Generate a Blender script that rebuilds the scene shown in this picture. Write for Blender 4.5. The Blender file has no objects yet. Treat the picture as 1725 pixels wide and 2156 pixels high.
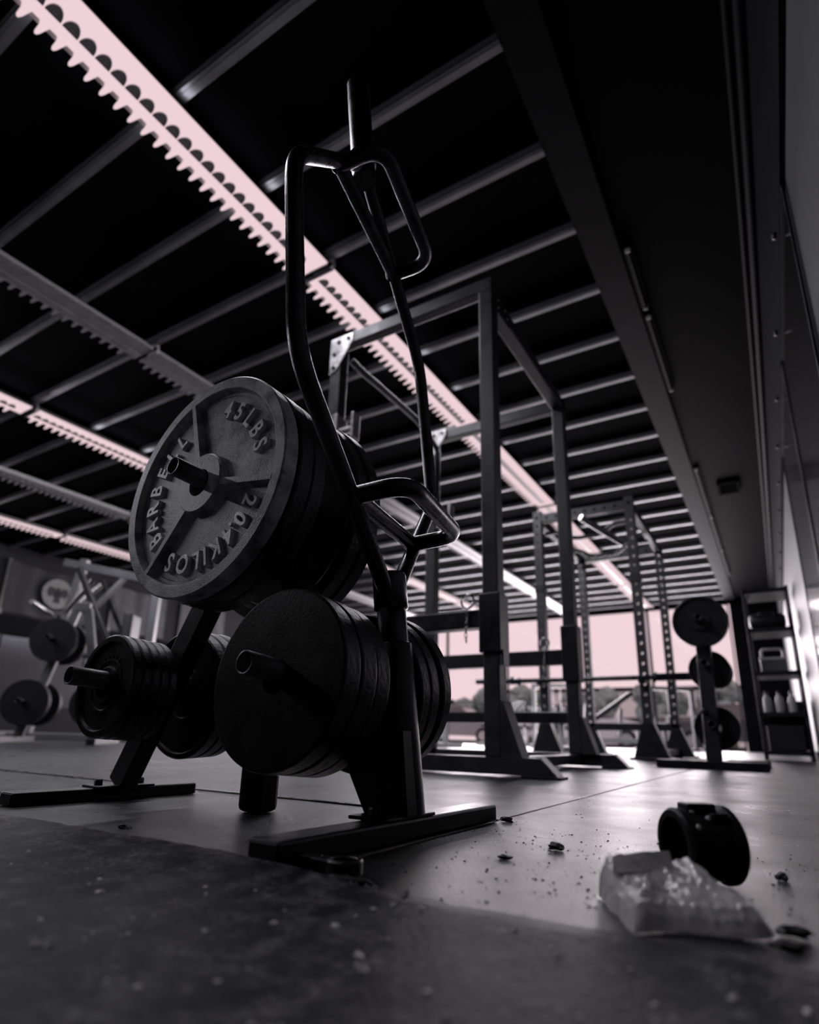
import bpy, bmesh, math, random
from mathutils import Vector, Matrix
random.seed(7)
S = bpy.context.scene
COL = S.collection
V = Vector
PI = math.pi
R = math.radians

# ------------------------------------------------------------------ camera
CAM_H = 0.142
yaw, pit, rol = R(-31.634), R(16.684), R(1.407)
fwd = V((math.sin(yaw) * math.cos(pit), math.cos(yaw) * math.cos(pit), math.sin(pit)))
rgt = V((math.cos(yaw), -math.sin(yaw), 0))
upv = rgt.cross(fwd)
r2 = math.cos(rol) * rgt + math.sin(rol) * upv
u2 = -math.sin(rol) * rgt + math.cos(rol) * upv
cd = bpy.data.cameras.new('camera')
cam = bpy.data.objects.new('camera', cd)
COL.objects.link(cam)
cam.matrix_world = Matrix(((r2.x, u2.x, -fwd.x, 0), (r2.y, u2.y, -fwd.y, 0), (r2.z, u2.z, -fwd.z, CAM_H), (0, 0, 0, 1)))
cd.sensor_fit = 'VERTICAL'
cd.sensor_height = 36
cd.sensor_width = 36 * 1725 / 2156
cd.lens = 1236.88 / 2156 * 36
cd.shift_y = 101.89 / 2156
cd.clip_start = 0.01
cd.clip_end = 300
cd.dof.use_dof = True
cd.dof.focus_distance = 1.02
cd.dof.aperture_fstop = 2.7
S.camera = cam

# ------------------------------------------------------------------ world and exposure
PINK = (0.835, 0.628, 0.668)
W = bpy.data.worlds.new('overcast')
S.world = W
W.use_nodes = True
nt = W.node_tree
bg = nt.nodes['Background']
bg.inputs[0].default_value = (*PINK, 1)
bg.inputs[1].default_value = 1.06
vs = S.view_settings
vs.view_transform = 'Standard'
vs.look = 'None'
vs.exposure = 0.0
vs.gamma = 1.0
vs.use_curve_mapping = False
LAMP_W = 16.0        # light of one lit fixture, per side
DAY_W = 860.0        # overcast daylight coming in through the row of shop windows
dl = bpy.data.lights.new('daylight', 'AREA')
dl.shape = 'RECTANGLE'; dl.size = 9.0; dl.size_y = 3.0
dl.energy = DAY_W; dl.color = (1.0, 0.90, 0.95)
do = bpy.data.objects.new('daylight', dl)
COL.objects.link(do)
do.location = (-5.2, 14.9, 1.62); do.rotation_euler = (R(-90), 0, 0)

# ------------------------------------------------------------------ materials
MATS = {}
def mat(name, col, rough=0.5, metal=0.0, var=0.0, vscale=8.0, bump=0.0, bscale=40.0, spec=0.5, col2=None, rvar=0.0, detail=6.0):
    if name in MATS: return MATS[name]
    m = bpy.data.materials.new(name)
    m.use_nodes = True
    t = m.node_tree
    b = t.nodes['Principled BSDF']
    b.inputs['Base Color'].default_value = (*col, 1)
    b.inputs['Roughness'].default_value = rough
    b.inputs['Metallic'].default_value = metal
    b.inputs['Specular IOR Level'].default_value = spec
    tc = t.nodes.new('ShaderNodeTexCoord')
    if var > 0 or col2 or rvar > 0:
        n = t.nodes.new('ShaderNodeTexNoise')
        n.inputs['Scale'].default_value = vscale
        n.inputs['Detail'].default_value = detail
        n.inputs['Roughness'].default_value = 0.65
        t.links.new(tc.outputs['Object'], n.inputs['Vector'])
        if var > 0 or col2:
            cr = t.nodes.new('ShaderNodeValToRGB')
            lo = tuple(c * (1 - var) for c in col)
            hi = col2 if col2 else tuple(min(1, c * (1 + var)) for c in col)
            cr.color_ramp.elements[0].position = 0.35
            cr.color_ramp.elements[0].color = (*lo, 1)
            cr.color_ramp.elements[1].position = 0.68
            cr.color_ramp.elements[1].color = (*hi, 1)
            t.links.new(n.outputs['Fac'], cr.inputs['Fac'])
            t.links.new(cr.outputs['Color'], b.inputs['Base Color'])
        if rvar > 0:
            mr = t.nodes.new('ShaderNodeMapRange')
            mr.inputs['From Min'].default_value = 0.3
            mr.inputs['From Max'].default_value = 0.7
            mr.inputs['To Min'].default_value = max(0.02, rough - rvar)
            mr.inputs['To Max'].default_value = min(1, rough + rvar)
            t.links.new(n.outputs['Fac'], mr.inputs['Value'])
            t.links.new(mr.outputs['Result'], b.inputs['Roughness'])
    if bump > 0:
        n2 = t.nodes.new('ShaderNodeTexNoise')
        n2.inputs['Scale'].default_value = bscale
        n2.inputs['Detail'].default_value = 4
        t.links.new(tc.outputs['Object'], n2.inputs['Vector'])
        bp = t.nodes.new('ShaderNodeBump')
        bp.inputs['Strength'].default_value = bump
        bp.inputs['Distance'].default_value = 0.01
        t.links.new(n2.outputs['Fac'], bp.inputs['Height'])
        t.links.new(bp.outputs['Normal'], b.inputs['Normal'])
    MATS[name] = m
    return m

def emat(name, col, s):
    m = bpy.data.materials.new(name)
    m.use_nodes = True
    t = m.node_tree
    t.nodes.clear()
    e = t.nodes.new('ShaderNodeEmission')
    e.inputs[0].default_value = (*col, 1)
    e.inputs[1].default_value = s
    o = t.nodes.new('ShaderNodeOutputMaterial')
    t.links.new(e.outputs[0], o.inputs[0])
    return m

def glass_mat():
    m = bpy.data.materials.new('window_glass')
    m.use_nodes = True
    t = m.node_tree
    t.nodes.clear()
    tr = t.nodes.new('ShaderNodeBsdfTransparent')
    gl = t.nodes.new('ShaderNodeBsdfGlossy')
    gl.inputs['Roughness'].default_value = 0.02
    fr = t.nodes.new('ShaderNodeFresnel')
    fr.inputs['IOR'].default_value = 1.08
    mx = t.nodes.new('ShaderNodeMixShader')
    o = t.nodes.new('ShaderNodeOutputMaterial')
    t.links.new(fr.outputs[0], mx.inputs[0])
    t.links.new(tr.outputs[0], mx.inputs[1])
    t.links.new(gl.outputs[0], mx.inputs[2])
    t.links.new(mx.outputs[0], o.inputs[0])
    return m

M_iron = mat('grey_cast_iron', (0.48, 0.478, 0.505), 0.46, 0.2, var=0.75, vscale=16, bump=0.1, bscale=300, rvar=0.12)
M_ironedge = mat('worn_letter_iron', (0.85, 0.83, 0.85), 0.5, 0.4, var=0.35, vscale=30, bump=0.08, bscale=300)
M_blackiron = mat('black_enamel_iron', (0.007, 0.007, 0.0085), 0.36, 0.0, var=0.4, vscale=18, bump=0.06, bscale=220, rvar=0.06, spec=0.2)
M_colplate = mat('charcoal_enamel_iron', (0.03, 0.03, 0.034), 0.35, 0.0, var=0.3, vscale=18, spec=0.5)
M_rim = mat('worn_rim_iron', (0.045, 0.045, 0.05), 0.36, 0.5, var=0.5, vscale=30, bump=0.12, bscale=120, rvar=0.1, spec=0.6)
M_blackpaint = mat('black_powder_coat', (0.012, 0.012, 0.015), 0.38, 0.0, var=0.3, vscale=12, bump=0.04, bscale=220, rvar=0.08)
M_steel = mat('worn_dark_steel', (0.06, 0.059, 0.065), 0.28, 0.8, var=0.5, vscale=16, bump=0.04, bscale=140, rvar=0.1)
M_peg = mat('bare_steel_tube', (0.12, 0.12, 0.125), 0.38, 0.8, var=0.4, vscale=20, rvar=0.1)
M_rack = mat('charcoal_rack_paint', (0.04, 0.04, 0.047), 0.4, 0.0, var=0.2, vscale=10, bump=0.03, bscale=150, rvar=0.08)
M_galv = mat('galvanised_plate', (0.42, 0.41, 0.42), 0.38, 0.7, var=0.4, vscale=22, rvar=0.12)
M_grip = mat('grey_bar_steel', (0.2, 0.2, 0.21), 0.35, 0.7, var=0.3, vscale=20)
M_chrome = mat('dull_chrome', (0.5, 0.49, 0.5), 0.22, 1.0, var=0.15, vscale=20)
M_joist = mat('grey_joist_steel', (0.36, 0.36, 0.385), 0.38, 0.7, var=0.2, vscale=3, bump=0.03, bscale=20)
M_deck = mat('dark_roof_deck', (0.0045, 0.0045, 0.006), 0.9, var=0.3, vscale=2, spec=0.03)
M_soffit = mat('dark_soffit_paint', (0.0035, 0.0035, 0.0045), 0.6, var=0.2, vscale=1.5, spec=0.02)
M_beam = mat('dark_beam_paint', (0.010, 0.010, 0.012), 0.6, var=0.2, vscale=1.5, spec=0.06)
M_wall = mat('grey_wall_paint', (0.065, 0.064, 0.07), 0.45, var=0.15, vscale=1.2, bump=0.1, bscale=40)
M_walldark = mat('dark_wall_paint', (0.005, 0.005, 0.0065), 0.65, var=0.2, vscale=1.2, spec=0.05)
M_wallmid = mat('charcoal_wall_paint', (0.028, 0.028, 0.032), 0.8, var=0.15, vscale=1.2, spec=0.1)
M_mirror = mat('dusty_mirror', (0.35, 0.35, 0.37), 0.12, 1.0, var=0.1, vscale=3)
M_mirrordark = mat('smoked_mirror', (0.14, 0.14, 0.15), 0.18, 1.0, var=0.1, vscale=3)
M_lampbody = mat('white_lamp_enamel', (0.55, 0.53, 0.54), 0.45, var=0.12, vscale=10)
M_lampoff = mat('unlit_lamp_plastic', (0.5, 0.48, 0.49), 0.4, var=0.2, vscale=9)
M_scallop = mat('grey_louver_metal', (0.4, 0.39, 0.4), 0.4, 0.0, var=0.2, vscale=30)
M_lit = emat('lit_lens', PINK, 1.02)
M_pad = mat('black_vinyl', (0.022, 0.022, 0.025), 0.38, var=0.2, vscale=10, bump=0.1, bscale=80)
M_greyframe = mat('grey_machine_paint', (0.13, 0.129, 0.14), 0.35, 0.1, var=0.15, vscale=6)
M_paleframe = mat('pale_machine_paint', (0.55, 0.54, 0.55), 0.35, 0.0, var=0.1, vscale=6)
M_rubber = mat('black_rubber', (0.010, 0.010, 0.012), 0.5, var=0.3, vscale=30, bump=0.1, bscale=120, spec=0.25)
M_glass = glass_mat()
M_flag = mat('navy_flag_cloth', (0.02, 0.02, 0.027), 0.75, var=0.25, vscale=6, bump=0.1, bscale=200)
M_flag2 = mat('grey_flag_cloth', (0.07, 0.069, 0.077), 0.75, var=0.25, vscale=6)
M_seal = mat('pale_print', (0.2, 0.195, 0.19), 0.7, var=0.25, vscale=20)
M_white = mat('white_plastic', (0.7, 0.68, 0.69), 0.35, var=0.1, vscale=20)
M_ground = mat('parking_asphalt', (0.5, 0.58, 0.57), 0.85, var=0.25, vscale=0.8)
M_leaf = mat('tree_foliage', (0.19, 0.235, 0.23), 0.7, var=0.7, vscale=1.5, bump=1.0, bscale=6)
M_bark = mat('tree_bark', (0.1, 0.09, 0.09), 0.8, var=0.3, vscale=10)

def floor_mat(name, base, chalk, amt, rough, bump, bscale, nsc=5.0, lo=0.42, hi=0.75, spec=0.5):
    """rubber mat: fine crumb relief, chalk dust and scuffs"""
    m = bpy.data.materials.new(name)
    m.use_nodes = True
    t = m.node_tree
    b = t.nodes['Principled BSDF']
    b.inputs['Specular IOR Level'].default_value = spec
    g = t.nodes.new('ShaderNodeNewGeometry')
    def noise(sc, det, ro=0.6):
        n = t.nodes.new('ShaderNodeTexNoise')
        n.inputs['Scale'].default_value = sc
        n.inputs['Detail'].default_value = det
        n.inputs['Roughness'].default_value = ro
        t.links.new(g.outputs['Position'], n.inputs['Vector'])
        return n
    n1 = noise(nsc, 8, 0.7)
    n2 = noise(160, 3)
    ml = t.nodes.new('ShaderNodeMath'); ml.operation = 'MULTIPLY'
    r1 = t.nodes.new('ShaderNodeMapRange')
    r1.inputs['From Min'].default_value = lo; r1.inputs['From Max'].default_value = hi
    r1.inputs['To Max'].default_value = amt
    t.links.new(n1.outputs['Fac'], r1.inputs['Value'])
    r2_ = t.nodes.new('ShaderNodeMapRange')
    r2_.inputs['From Min'].default_value = 0.3; r2_.inputs['From Max'].default_value = 0.65
    t.links.new(n2.outputs['Fac'], r2_.inputs['Value'])
    t.links.new(r1.outputs[0], ml.inputs[0]); t.links.new(r2_.outputs[0], ml.inputs[1])
    mx = t.nodes.new('ShaderNodeMix'); mx.data_type = 'RGBA'
    mx.inputs[6].default_value = (*base, 1); mx.inputs[7].default_value = (*chalk, 1)
    t.links.new(ml.outputs[0], mx.inputs[0])
    t.links.new(mx.outputs[2], b.inputs['Base Color'])
    rr = t.nodes.new('ShaderNodeMapRange')
    rr.inputs['From Min'].default_value = 0.35; rr.inputs['From Max'].default_value = 0.7
    rr.inputs['To Min'].default_value = rough - 0.04; rr.inputs['To Max'].default_value = rough + 0.1
    t.links.new(n1.outputs['Fac'], rr.inputs['Value'])
    t.links.new(rr.outputs[0], b.inputs['Roughness'])
    n3 = noise(bscale, 4, 0.65)
    bp = t.nodes.new('ShaderNodeBump')
    bp.inputs['Strength'].default_value = bump
    bp.inputs['Distance'].default_value = 0.004
    t.links.new(n3.outputs['Fac'], bp.inputs['Height'])
    t.links.new(bp.outputs['Normal'], b.inputs['Normal'])
    return m
M_mat = floor_mat('rubber_gym_mat', (0.010, 0.010, 0.013), (0.2, 0.195, 0.21), 0.22, 0.30, 0.55, 300, spec=0.36)
M_matold = floor_mat('worn_chalky_mat', (0.009, 0.009, 0.012), (0.26, 0.25, 0.27), 0.9, 0.55, 0.6, 170, 26.0, 0.44, 0.68, 0.12)
M_slab = mat('floor_slab', (0.012, 0.012, 0.013), 0.8)

# ------------------------------------------------------------------ mesh helpers
class MB:
    def __init__(s): s.v = []; s.f = []; s.sm = []
    def add(s, vs_, fs, smooth=False):
        o = len(s.v)
        s.v += [tuple(p) for p in vs_]
        s.f += [tuple(i + o for i in f) for f in fs]
        s.sm += [smooth] * len(fs)
        return s
    def box(s, x0, x1, y0, y1, z0, z1, rot=None, at=None, bev=0.0):
        if bev > 0:
            b = min(bev, (x1 - x0) / 2.1, (y1 - y0) / 2.1, (z1 - z0) / 2.1)
            bm = bmesh.new()
            bmesh.ops.create_cube(bm, size=1)
            for v in bm.verts:
                v.co = V(((x0 + x1) / 2 + v.co.x * (x1 - x0), (y0 + y1) / 2 + v.co.y * (y1 - y0), (z0 + z1) / 2 + v.co.z * (z1 - z0)))
            bmesh.ops.bevel(bm, geom=list(bm.edges), offset=b, segments=2, affect='EDGES', profile=0.5)
            bm.verts.index_update()
            P = [v.co.copy() for v in bm.verts]
            Fs = [[v.index for v in f.verts] for f in bm.faces]
            bm.free()
        else:
            P = [V((x, y, z)) for z in (z0, z1) for y in (y0, y1) for x in (x0, x1)]
            Fs = [(0, 2, 3, 1), (4, 5, 7, 6), (0, 1, 5, 4), (2, 6, 7, 3), (0, 4, 6, 2), (1, 3, 7, 5)]
        if rot is not None: P = [rot @ p for p in P]
        if at is not None: P = [p + V(at) for p in P]
        return s.add(P, Fs)
    def bar(s, p0, p1, w, h, up=(0, 0, 1), bev=0.003):
        """rectangular bar from p0 to p1, w across, h along up"""
        p0, p1 = V(p0), V(p1)
        d = p1 - p0; L = d.length; d.normalize()
        u = V(up) - d * V(up).dot(d)
        if u.length < 1e-4: u = V((1, 0, 0)) - d * d.x
        u.normalize(); x = u.cross(d)
        rot = Matrix((x, d, u)).transposed()
        return s.box(-w / 2, w / 2, 0, L, -h / 2, h / 2, rot, p0, bev)
    def tube(s, pts, r, seg=12, cap=True, smooth=True):
        pts = [V(p) for p in pts]
        n = len(pts)
        rs = r if isinstance(r, (list, tuple)) else [r] * n
        T = []
        for i in range(n):
            a = pts[max(0, i - 1)]; b = pts[min(n - 1, i + 1)]
            T.append((b - a).normalized())
        u = T[0].orthogonal().normalized()
        vs_, fs = [], []
        for i in range(n):
            if i: u = (u - T[i] * u.dot(T[i])).normalized()
            w = T[i].cross(u)
            for k in range(seg):
                a = 2 * PI * k / seg
                vs_.append(pts[i] + (u * math.cos(a) + w * math.sin(a)) * rs[i])
        for i in range(n - 1):
            for k in range(seg):
                k2 = (k + 1) % seg
                fs.append((i * seg + k, i * seg + k2, (i + 1) * seg + k2, (i + 1) * seg + k))
        s.add(vs_, fs, smooth)
        if cap:
            s.add(vs_[:seg], [tuple(reversed(range(seg)))])
            s.add(vs_[-seg:], [tuple(range(seg))])
        return s
    def lathe(s, prof, c=(0, 0, 0), ax=(0, 1, 0), seg=48, closed=True, smooth=False):
        """revolve (radius, offset along ax) profile"""
        ax = V(ax).normalized(); c = V(c)
        u = ax.orthogonal().normalized(); w = ax.cross(u)
        vs_, fs = [], []
        n = len(prof)
        for k in range(seg):
            a = 2 * PI * k / seg
            e = u * math.cos(a) + w * math.sin(a)
            for (r, h) in prof: vs_.append(c + e * r + ax * h)
        m = n if closed else n - 1
        for k in range(seg):
            k2 = (k + 1) % seg
            for i in range(m):
                j = (i + 1) % n
                fs.append((k * n + i, k2 * n + i, k2 * n + j, k * n + j))
        return s.add(vs_, fs, smooth)
    def prism(s, poly, d0, d1, fn):
        """polygon [(a,b)] extruded between d0 and d1; fn(a,b,d)->point"""
        n = len(poly)
        vs_ = [fn(a, b, d0) for a, b in poly] + [fn(a, b, d1) for a, b in poly]
        fs = [tuple(range(n)), tuple(reversed(range(n, 2 * n)))]
        fs += [(i, n + i, n + (i + 1) % n, (i + 1) % n) for i in range(n)]
        return s.add(vs_, fs)
    def mesh(s, name, m):
        me = bpy.data.meshes.new(name)
        me.from_pydata(s.v, [], s.f)
        me.polygons.foreach_set('use_smooth', s.sm)
        bm = bmesh.new(); bm.from_mesh(me)
        bmesh.ops.recalc_face_normals(bm, faces=bm.faces)
        bm.to_mesh(me); bm.free()
        me.materials.append(m)
        return me
    def build(s, name, m, parent=None, loc=None, rot=None, label=None, smooth_angle=True):
        me = s.mesh(name, m)
        return link(name, me, parent, loc, rot, label)

def link(name, me, parent=None, loc=None, rot=None, label=None):
    o = bpy.data.objects.new(name, me)
    COL.objects.link(o)
    if parent is not None: o.parent = parent
    if loc is not None: o.location = loc
    if rot is not None: o.rotation_euler = rot
    if label: o['label'] = label
    return o

def thing(name, label, cat, loc=(0, 0, 0), rz=0.0, group=None, rot=None):
    o = bpy.data.objects.new(name, None)
    COL.objects.link(o)
    o.empty_display_size = 0.05
    o.location = loc
    o.rotation_euler = rot if rot else (0, 0, rz)
    return tag(o, label, cat, group)

def tag(o, label, cat, group=None):
    o['label'] = label; o['category'] = cat
    if group: o['group'] = group
    return o

def struct(o):
    o['kind'] = 'structure'
    return o

def copy_tree(o, parent=None):
    c = o.copy(); COL.objects.link(c); c.parent = parent
    for ch in list(o.children): copy_tree(ch, c)
    return c

def fillet(pts, r, n=6):
    pts = [V(p) for p in pts]
    out = [pts[0]]
    for i in range(1, len(pts) - 1):
        a, b, c = pts[i - 1], pts[i], pts[i + 1]
        d1 = (a - b); d2 = (c - b)
        l = min(r, d1.length * 0.49, d2.length * 0.49)
        p, q = b + d1.normalized() * l, b + d2.normalized() * l
        for k in range(n + 1):
            t = k / n
            out.append(p * (1 - t) ** 2 + b * 2 * t * (1 - t) + q * t * t)
    out.append(pts[-1])
    return out

def text_mesh(ch, size, depth):
    cu = bpy.data.curves.new('glyph', 'FONT')
    cu.body = ch; cu.size = size; cu.extrude = depth / 2; cu.offset = size * 0.018
    cu.bevel_depth = size * 0.02; cu.bevel_resolution = 0
    cu.align_x = 'CENTER'; cu.align_y = 'CENTER'; cu.resolution_u = 3
    ob = bpy.data.objects.new('glyph', cu)
    me = bpy.data.meshes.new_from_object(ob)
    P = [v.co.copy() for v in me.vertices]
    Fs = [tuple(p.vertices) for p in me.polygons]
    bpy.data.objects.remove(ob); bpy.data.curves.remove(cu); bpy.data.meshes.remove(me)
    return P, Fs

# ------------------------------------------------------------------ room shell
WX0, WX1, WY0, WY1 = -11.6, 0.30, -4.0, 15.0
ZC = 3.28
o = struct(MB().box(WX0 - 0.3, WX1 + 0.3, WY0 - 0.3, WY1 + 0.2, -0.15, -0.012).build('floor', M_slab))
FLOOR = o
o['label'] = 'dark slab under the rubber mats'
def matpiece(x0, x1, y0, y1, top, m, rough=False):
    g = 0.0035
    b = MB()
    b.box(x0 + g, x1 - g, y0 + g, y1 - g, -0.012, top, bev=0.003)
    return b.build('rubber_mat', m, FLOOR)
# worn mat in front of the lens, its far edge curling up a little
SY = 0.515
def worn_mat():
    b = MB()
    nx, ny = 90, 40
    x0, x1, y0, y1 = -2.2, 0.26, -1.2, SY
    vs_, fs = [], []
    rnd = random.Random(3)
    for j in range(ny + 1):
        for i in range(nx + 1):
            x = x0 + (x1 - x0) * i / nx
            y = y0 + (y1 - y0) * (j / ny) ** 0.6
            edge = max(0, 1 - (SY - y) / 0.16)
            left = max(0, min(1, (-0.30 - x) / 0.25))
            z = 0.003 + left * edge * edge * 0.011 + rnd.uniform(0, 0.0022)
            if j == ny:
                y += rnd.uniform(-0.006, 0.004)
                z -= 0.001
            vs_.append((x, y, z))
    for j in range(ny):
        for i in range(nx):
            a = j * (nx + 1) + i
            fs.append((a, a + 1, a + nx + 2, a + nx + 1))
    n = nx + 1
    o0 = len(vs_)
    for i in range(n):
        p = vs_[ny * n + i]
        vs_.append((p[0], p[1] - 0.002, -0.012))
    for i in range(nx):
        fs.append((ny * n + i, ny * n + i + 1, o0 + i + 1, o0 + i))
    b.add(vs_, fs, True)
    return b.build('rubber_mat', M_matold, FLOOR)
worn_mat()
XS = -0.462
xs_left = [XS - 1.22 * k for k in range(10)]
matpiece(XS - 1.83, XS, SY, 1.085, 0.0, M_mat)
matpiece(XS - 3.66, XS - 1.83, SY, 1.085, 0.0, M_mat)
matpiece(XS, WX1, SY, 4.6, 0.0, M_mat)
for k in range(6):
    xa, xb = XS - 1.83 * (k + 1), XS - 1.83 * k
    for (ya, yb) in ((1.085, 4.6), (4.6, 8.1), (8.1, 11.6), (11.6, 15.0)):
        matpiece(xa, xb, ya, yb, 0.0, M_mat)
for (ya, yb) in ((4.6, 8.1), (8.1, 11.6), (11.6, 15.0)): matpiece(XS, WX1, ya, yb, 0.0, M_mat)
for k in range(2, 6): matpiece(XS - 1.83 * (k + 1), XS - 1.83 * k, -1.2, 1.085, 0.0, M_mat)
matpiece(-2.2, WX1, WY0, -1.2, 0.0, M_mat)
# thin steel strip added as the highlight on the second mat row edge
MB().box(XS - 1.9, XS - 0.02, 1.078, 1.092, 0.0, 0.0035, bev=0.0015).build('edge_highlight', M_steel, FLOOR)

# ceiling deck, joists, beam, soffit
o = struct(MB().box(WX0 - 0.3, -0.5, WY0 - 0.3, WY1 + 0.2, ZC + 0.048, ZC + 0.34).build('ceiling', M_deck))
CEIL = o
o['label'] = 'dark roof deck above the joists'
def joist_mesh():
    b = MB()
    L0, L1 = WX0, -0.71
    b.box(L0, L1, -0.033, 0.033, 0.0, 0.004)
    b.box(L0, L1, -0.033, -0.029, 0.0, 0.05)
    b.box(L0, L1, 0.029, 0.033, 0.0, 0.05)
    b.box(L0, L1, -0.010, 0.010, -0.004, 0.0)
    return b.mesh('joist', M_joist)
jm = joist_mesh()
for k in range(-7, 22):
    link('joist', jm, CEIL, (0, (0.596 + 0.1945 * k) * 3.138 - 0.01, ZC))
b = MB()
b.box(-0.71, -0.50, WY0, WY1, ZC, ZC + 0.012)
b.box(-0.71, -0.50, WY0, WY1, ZC + 0.012, ZC + 0.3)
b.build('beam', M_beam, CEIL)
b = MB().box(-0.50, WX1 + 0.2, WY0, WY1, ZC + 0.03, ZC + 0.1)
b.build('soffit_panel', M_soffit, CEIL)
# pipes along the soffit by the wall, and seams
for (x, z, r) in ((0.205, ZC - 0.02, 0.018), (0.255, ZC - 0.03, 0.026)):
    MB().tube([(x, WY0, z), (x, WY1, z)], r, 10).build('conduit', M_beam, CEIL)
# soffit vent
b = MB()
for (x0, x1, y0, y1) in ((-0.29, -0.04, 7.8, 7.83), (-0.29, -0.04, 8.17, 8.2), (-0.29, -0.26, 7.8, 8.2), (-0.07, -0.04, 7.8, 8.2)):
    b.box(x0, x1, y0, y1, ZC - 0.005, ZC + 0.03)
vt = b.build('vent_grille', M_deck, CEIL)
for k in range(6):
    MB().box(-0.26, -0.07, 7.86 + k * 0.05, 7.875 + k * 0.05, ZC, ZC + 0.03).build('slat', M_deck, vt)

# right wall with mirrors
o = struct(MB().box(WX1, WX1 + 0.15, WY0, WY1, -0.012, ZC + 0.1).build('wall_right', M_wall))
o['label'] = 'grey painted wall beside the camera'
WR = o
struct(MB().box(WX1 - 0.012, WX1, WY0, WY1, 0.0, 0.09, bev=0.003).build('baseboard_right', M_walldark))
for k, (ya, yb, z0, z1) in enumerate(((2.28, 3.62, 0.55, 2.29), (3.65, 5.0, 0.55, 2.29))):
    p = MB().box(WX1 - 0.012, WX1, ya, yb, z0, z1).build('mirror_panel', M_mirror, WR)
    b = MB()
    for (a, c, d, e) in ((ya, ya + 0.02, z0, z1), (yb - 0.02, yb, z0, z1), (ya, yb, z0, z0 + 0.02), (ya, yb, z1 - 0.02, z1)):
        b.box(WX1 - 0.018, WX1 - 0.010, a, c, d, e)
    b.build('mirror_frame', M_blackpaint, p)
MB().box(WX1 - 0.02, WX1, WY0, WY1, 2.295, ZC + 0.03).build('wall_band', M_walldark, WR)
for k in range(9):
    MB().lathe([(0.0, -0.02), (0.014, -0.018), (0.018, 0.0), (0, 0)], (WX1 - 0.03, 2.6 + k * 0.75, 2.31), (1, 0, 0), 10, False, True).build('wall_bolt', M_steel, WR)

# left wall, mirror strip and dark band
o = struct(MB().box(WX0 - 0.15, WX0, WY0, WY1, -0.012, ZC + 0.3).build('wall_left', M_wallmid))
o['label'] = 'far left grey wall with mirrors and flags'
WL = o
MB().box(WX0, WX0 + 0.03, 1.5, 14.0, 1.72, 2.06, bev=0.004).build('wall_band', M_walldark, WL)
for k in range(7):
    MB().box(WX0, WX0 + 0.012, 2.0 + k * 1.55, 3.52 + k * 1.55, 0.5, 1.70).build('mirror_panel', M_mirrordark, WL)
# wall behind the camera
o = struct(MB().box(WX0, WX1, WY0 - 0.15, WY0, -0.012, ZC + 0.3).build('wall_back', M_walldark))
o['label'] = 'dark wall behind the camera'

# far wall: header, piers and a row of shop windows
b = MB()
ZT = 3.12 + CAM_H
b.box(WX0, WX1, WY1, WY1 + 0.15, ZT - 0.02, ZC + 0.34)
b.box(-0.63, WX1, WY1, WY1 + 0.15, -0.012, ZT)
b.box(WX0, -9.7, WY1, WY1 + 0.15, -0.012, ZT)
o = struct(b.build('wall_far', M_walldark))
o['label'] = 'dark header and pier around the shop windows'
mull = [-0.66, -2.42, -4.16, -6.08, -7.9, -9.7]
for k in range(5):
    xa, xb = mull[k + 1], mull[k]
    fr = MB()
    for (x0, x1, z0, z1) in ((xa, xa + 0.03, 0, ZT), (xb - 0.03, xb, 0, ZT), (xa, xb, 0, 0.08), (xa, xb, ZT - 0.05, ZT)):
        fr.box(x0, x1, WY1 + 0.02, WY1 + 0.08, z0, z1)
    w = struct(fr.build('window_%d' % (k + 1), M_blackpaint))
    w['label'] = 'dark framed shop window, %s from the right wall' % ('first', 'second', 'third', 'fourth', 'fifth', 'sixth')[k]
    MB().box(xa + 0.03, xb - 0.03, WY1 + 0.045, WY1 + 0.051, 0.08, ZT - 0.05).build('pane', M_glass, w)

# ------------------------------------------------------------------ ceiling lamps
ZL = 3.20
PITCH = 0.0776
FL = 2.36
def lamp_meshes():
    D = {}
    b = MB()
    b.box(-0.13, 0.13, 0, FL, 0.012, 0.02)
    b.box(-0.07, 0.07, 0.02, FL - 0.02, 0.02, 0.075, bev=0.006)
    b.box(-0.13, 0.13, -0.004, 0.004, -0.004, 0.02)
    b.box(-0.13, 0.13, FL - 0.004, FL + 0.004, -0.004, 0.02)
    D['housing'] = b
    b = MB().box(-0.022, 0.13, 0.006, FL - 0.006, -0.002, 0.011, bev=0.002)
    D['wide_lens'] = b
    b = MB().box(-0.092, -0.026, 0.006, FL - 0.006, -0.006, 0.011, bev=0.002)
    D['narrow_lens'] = b
    # one hanging tooth and one scalloped louver cell
    def tooth(t):
        return MB().prism([(0.010, 0.022), (0.024, 0.020), (0.018, 0.004), (0.006, -0.030), (-0.002, -0.043), (-0.010, -0.044), (-0.014, -0.036), (-0.014, 0.0), (-0.022, 0.020), (-0.014, 0.022)],
                          -0.005, 0.001, lambda a, c, d: V((-0.108 + c * 1.0, a, d + (c - 0.02) * 0.35)))
    D['tooth'] = tooth(0)
    n = 12
    arc = [(math.cos(PI * i / n), math.sin(PI * i / n)) for i in range(n + 1)]
    b = MB().prism([(a * 0.035, -0.024 + max(0, c) * 0.062) for a, c in arc], -0.010, -0.003, lambda a, c, d: V((c, a, d)))
    D['scallop'] = b
    return D
LM = lamp_meshes()
def lamp_set(m_lens, m_body):
    return {'housing': LM['housing'].mesh('housing', m_body), 'wide_lens': LM['wide_lens'].mesh('wide_lens', m_lens),
            'narrow_lens': LM['narrow_lens'].mesh('narrow_lens', m_lens), 'tooth': LM['tooth'].mesh('tooth', m_lens),
            'scallop': LM['scallop'].mesh('louver_cell', M_scallop)}
LIT = lamp_set(M_lit, M_lampbody)
OFF = lamp_set(M_lampoff, M_lampbody)
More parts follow.
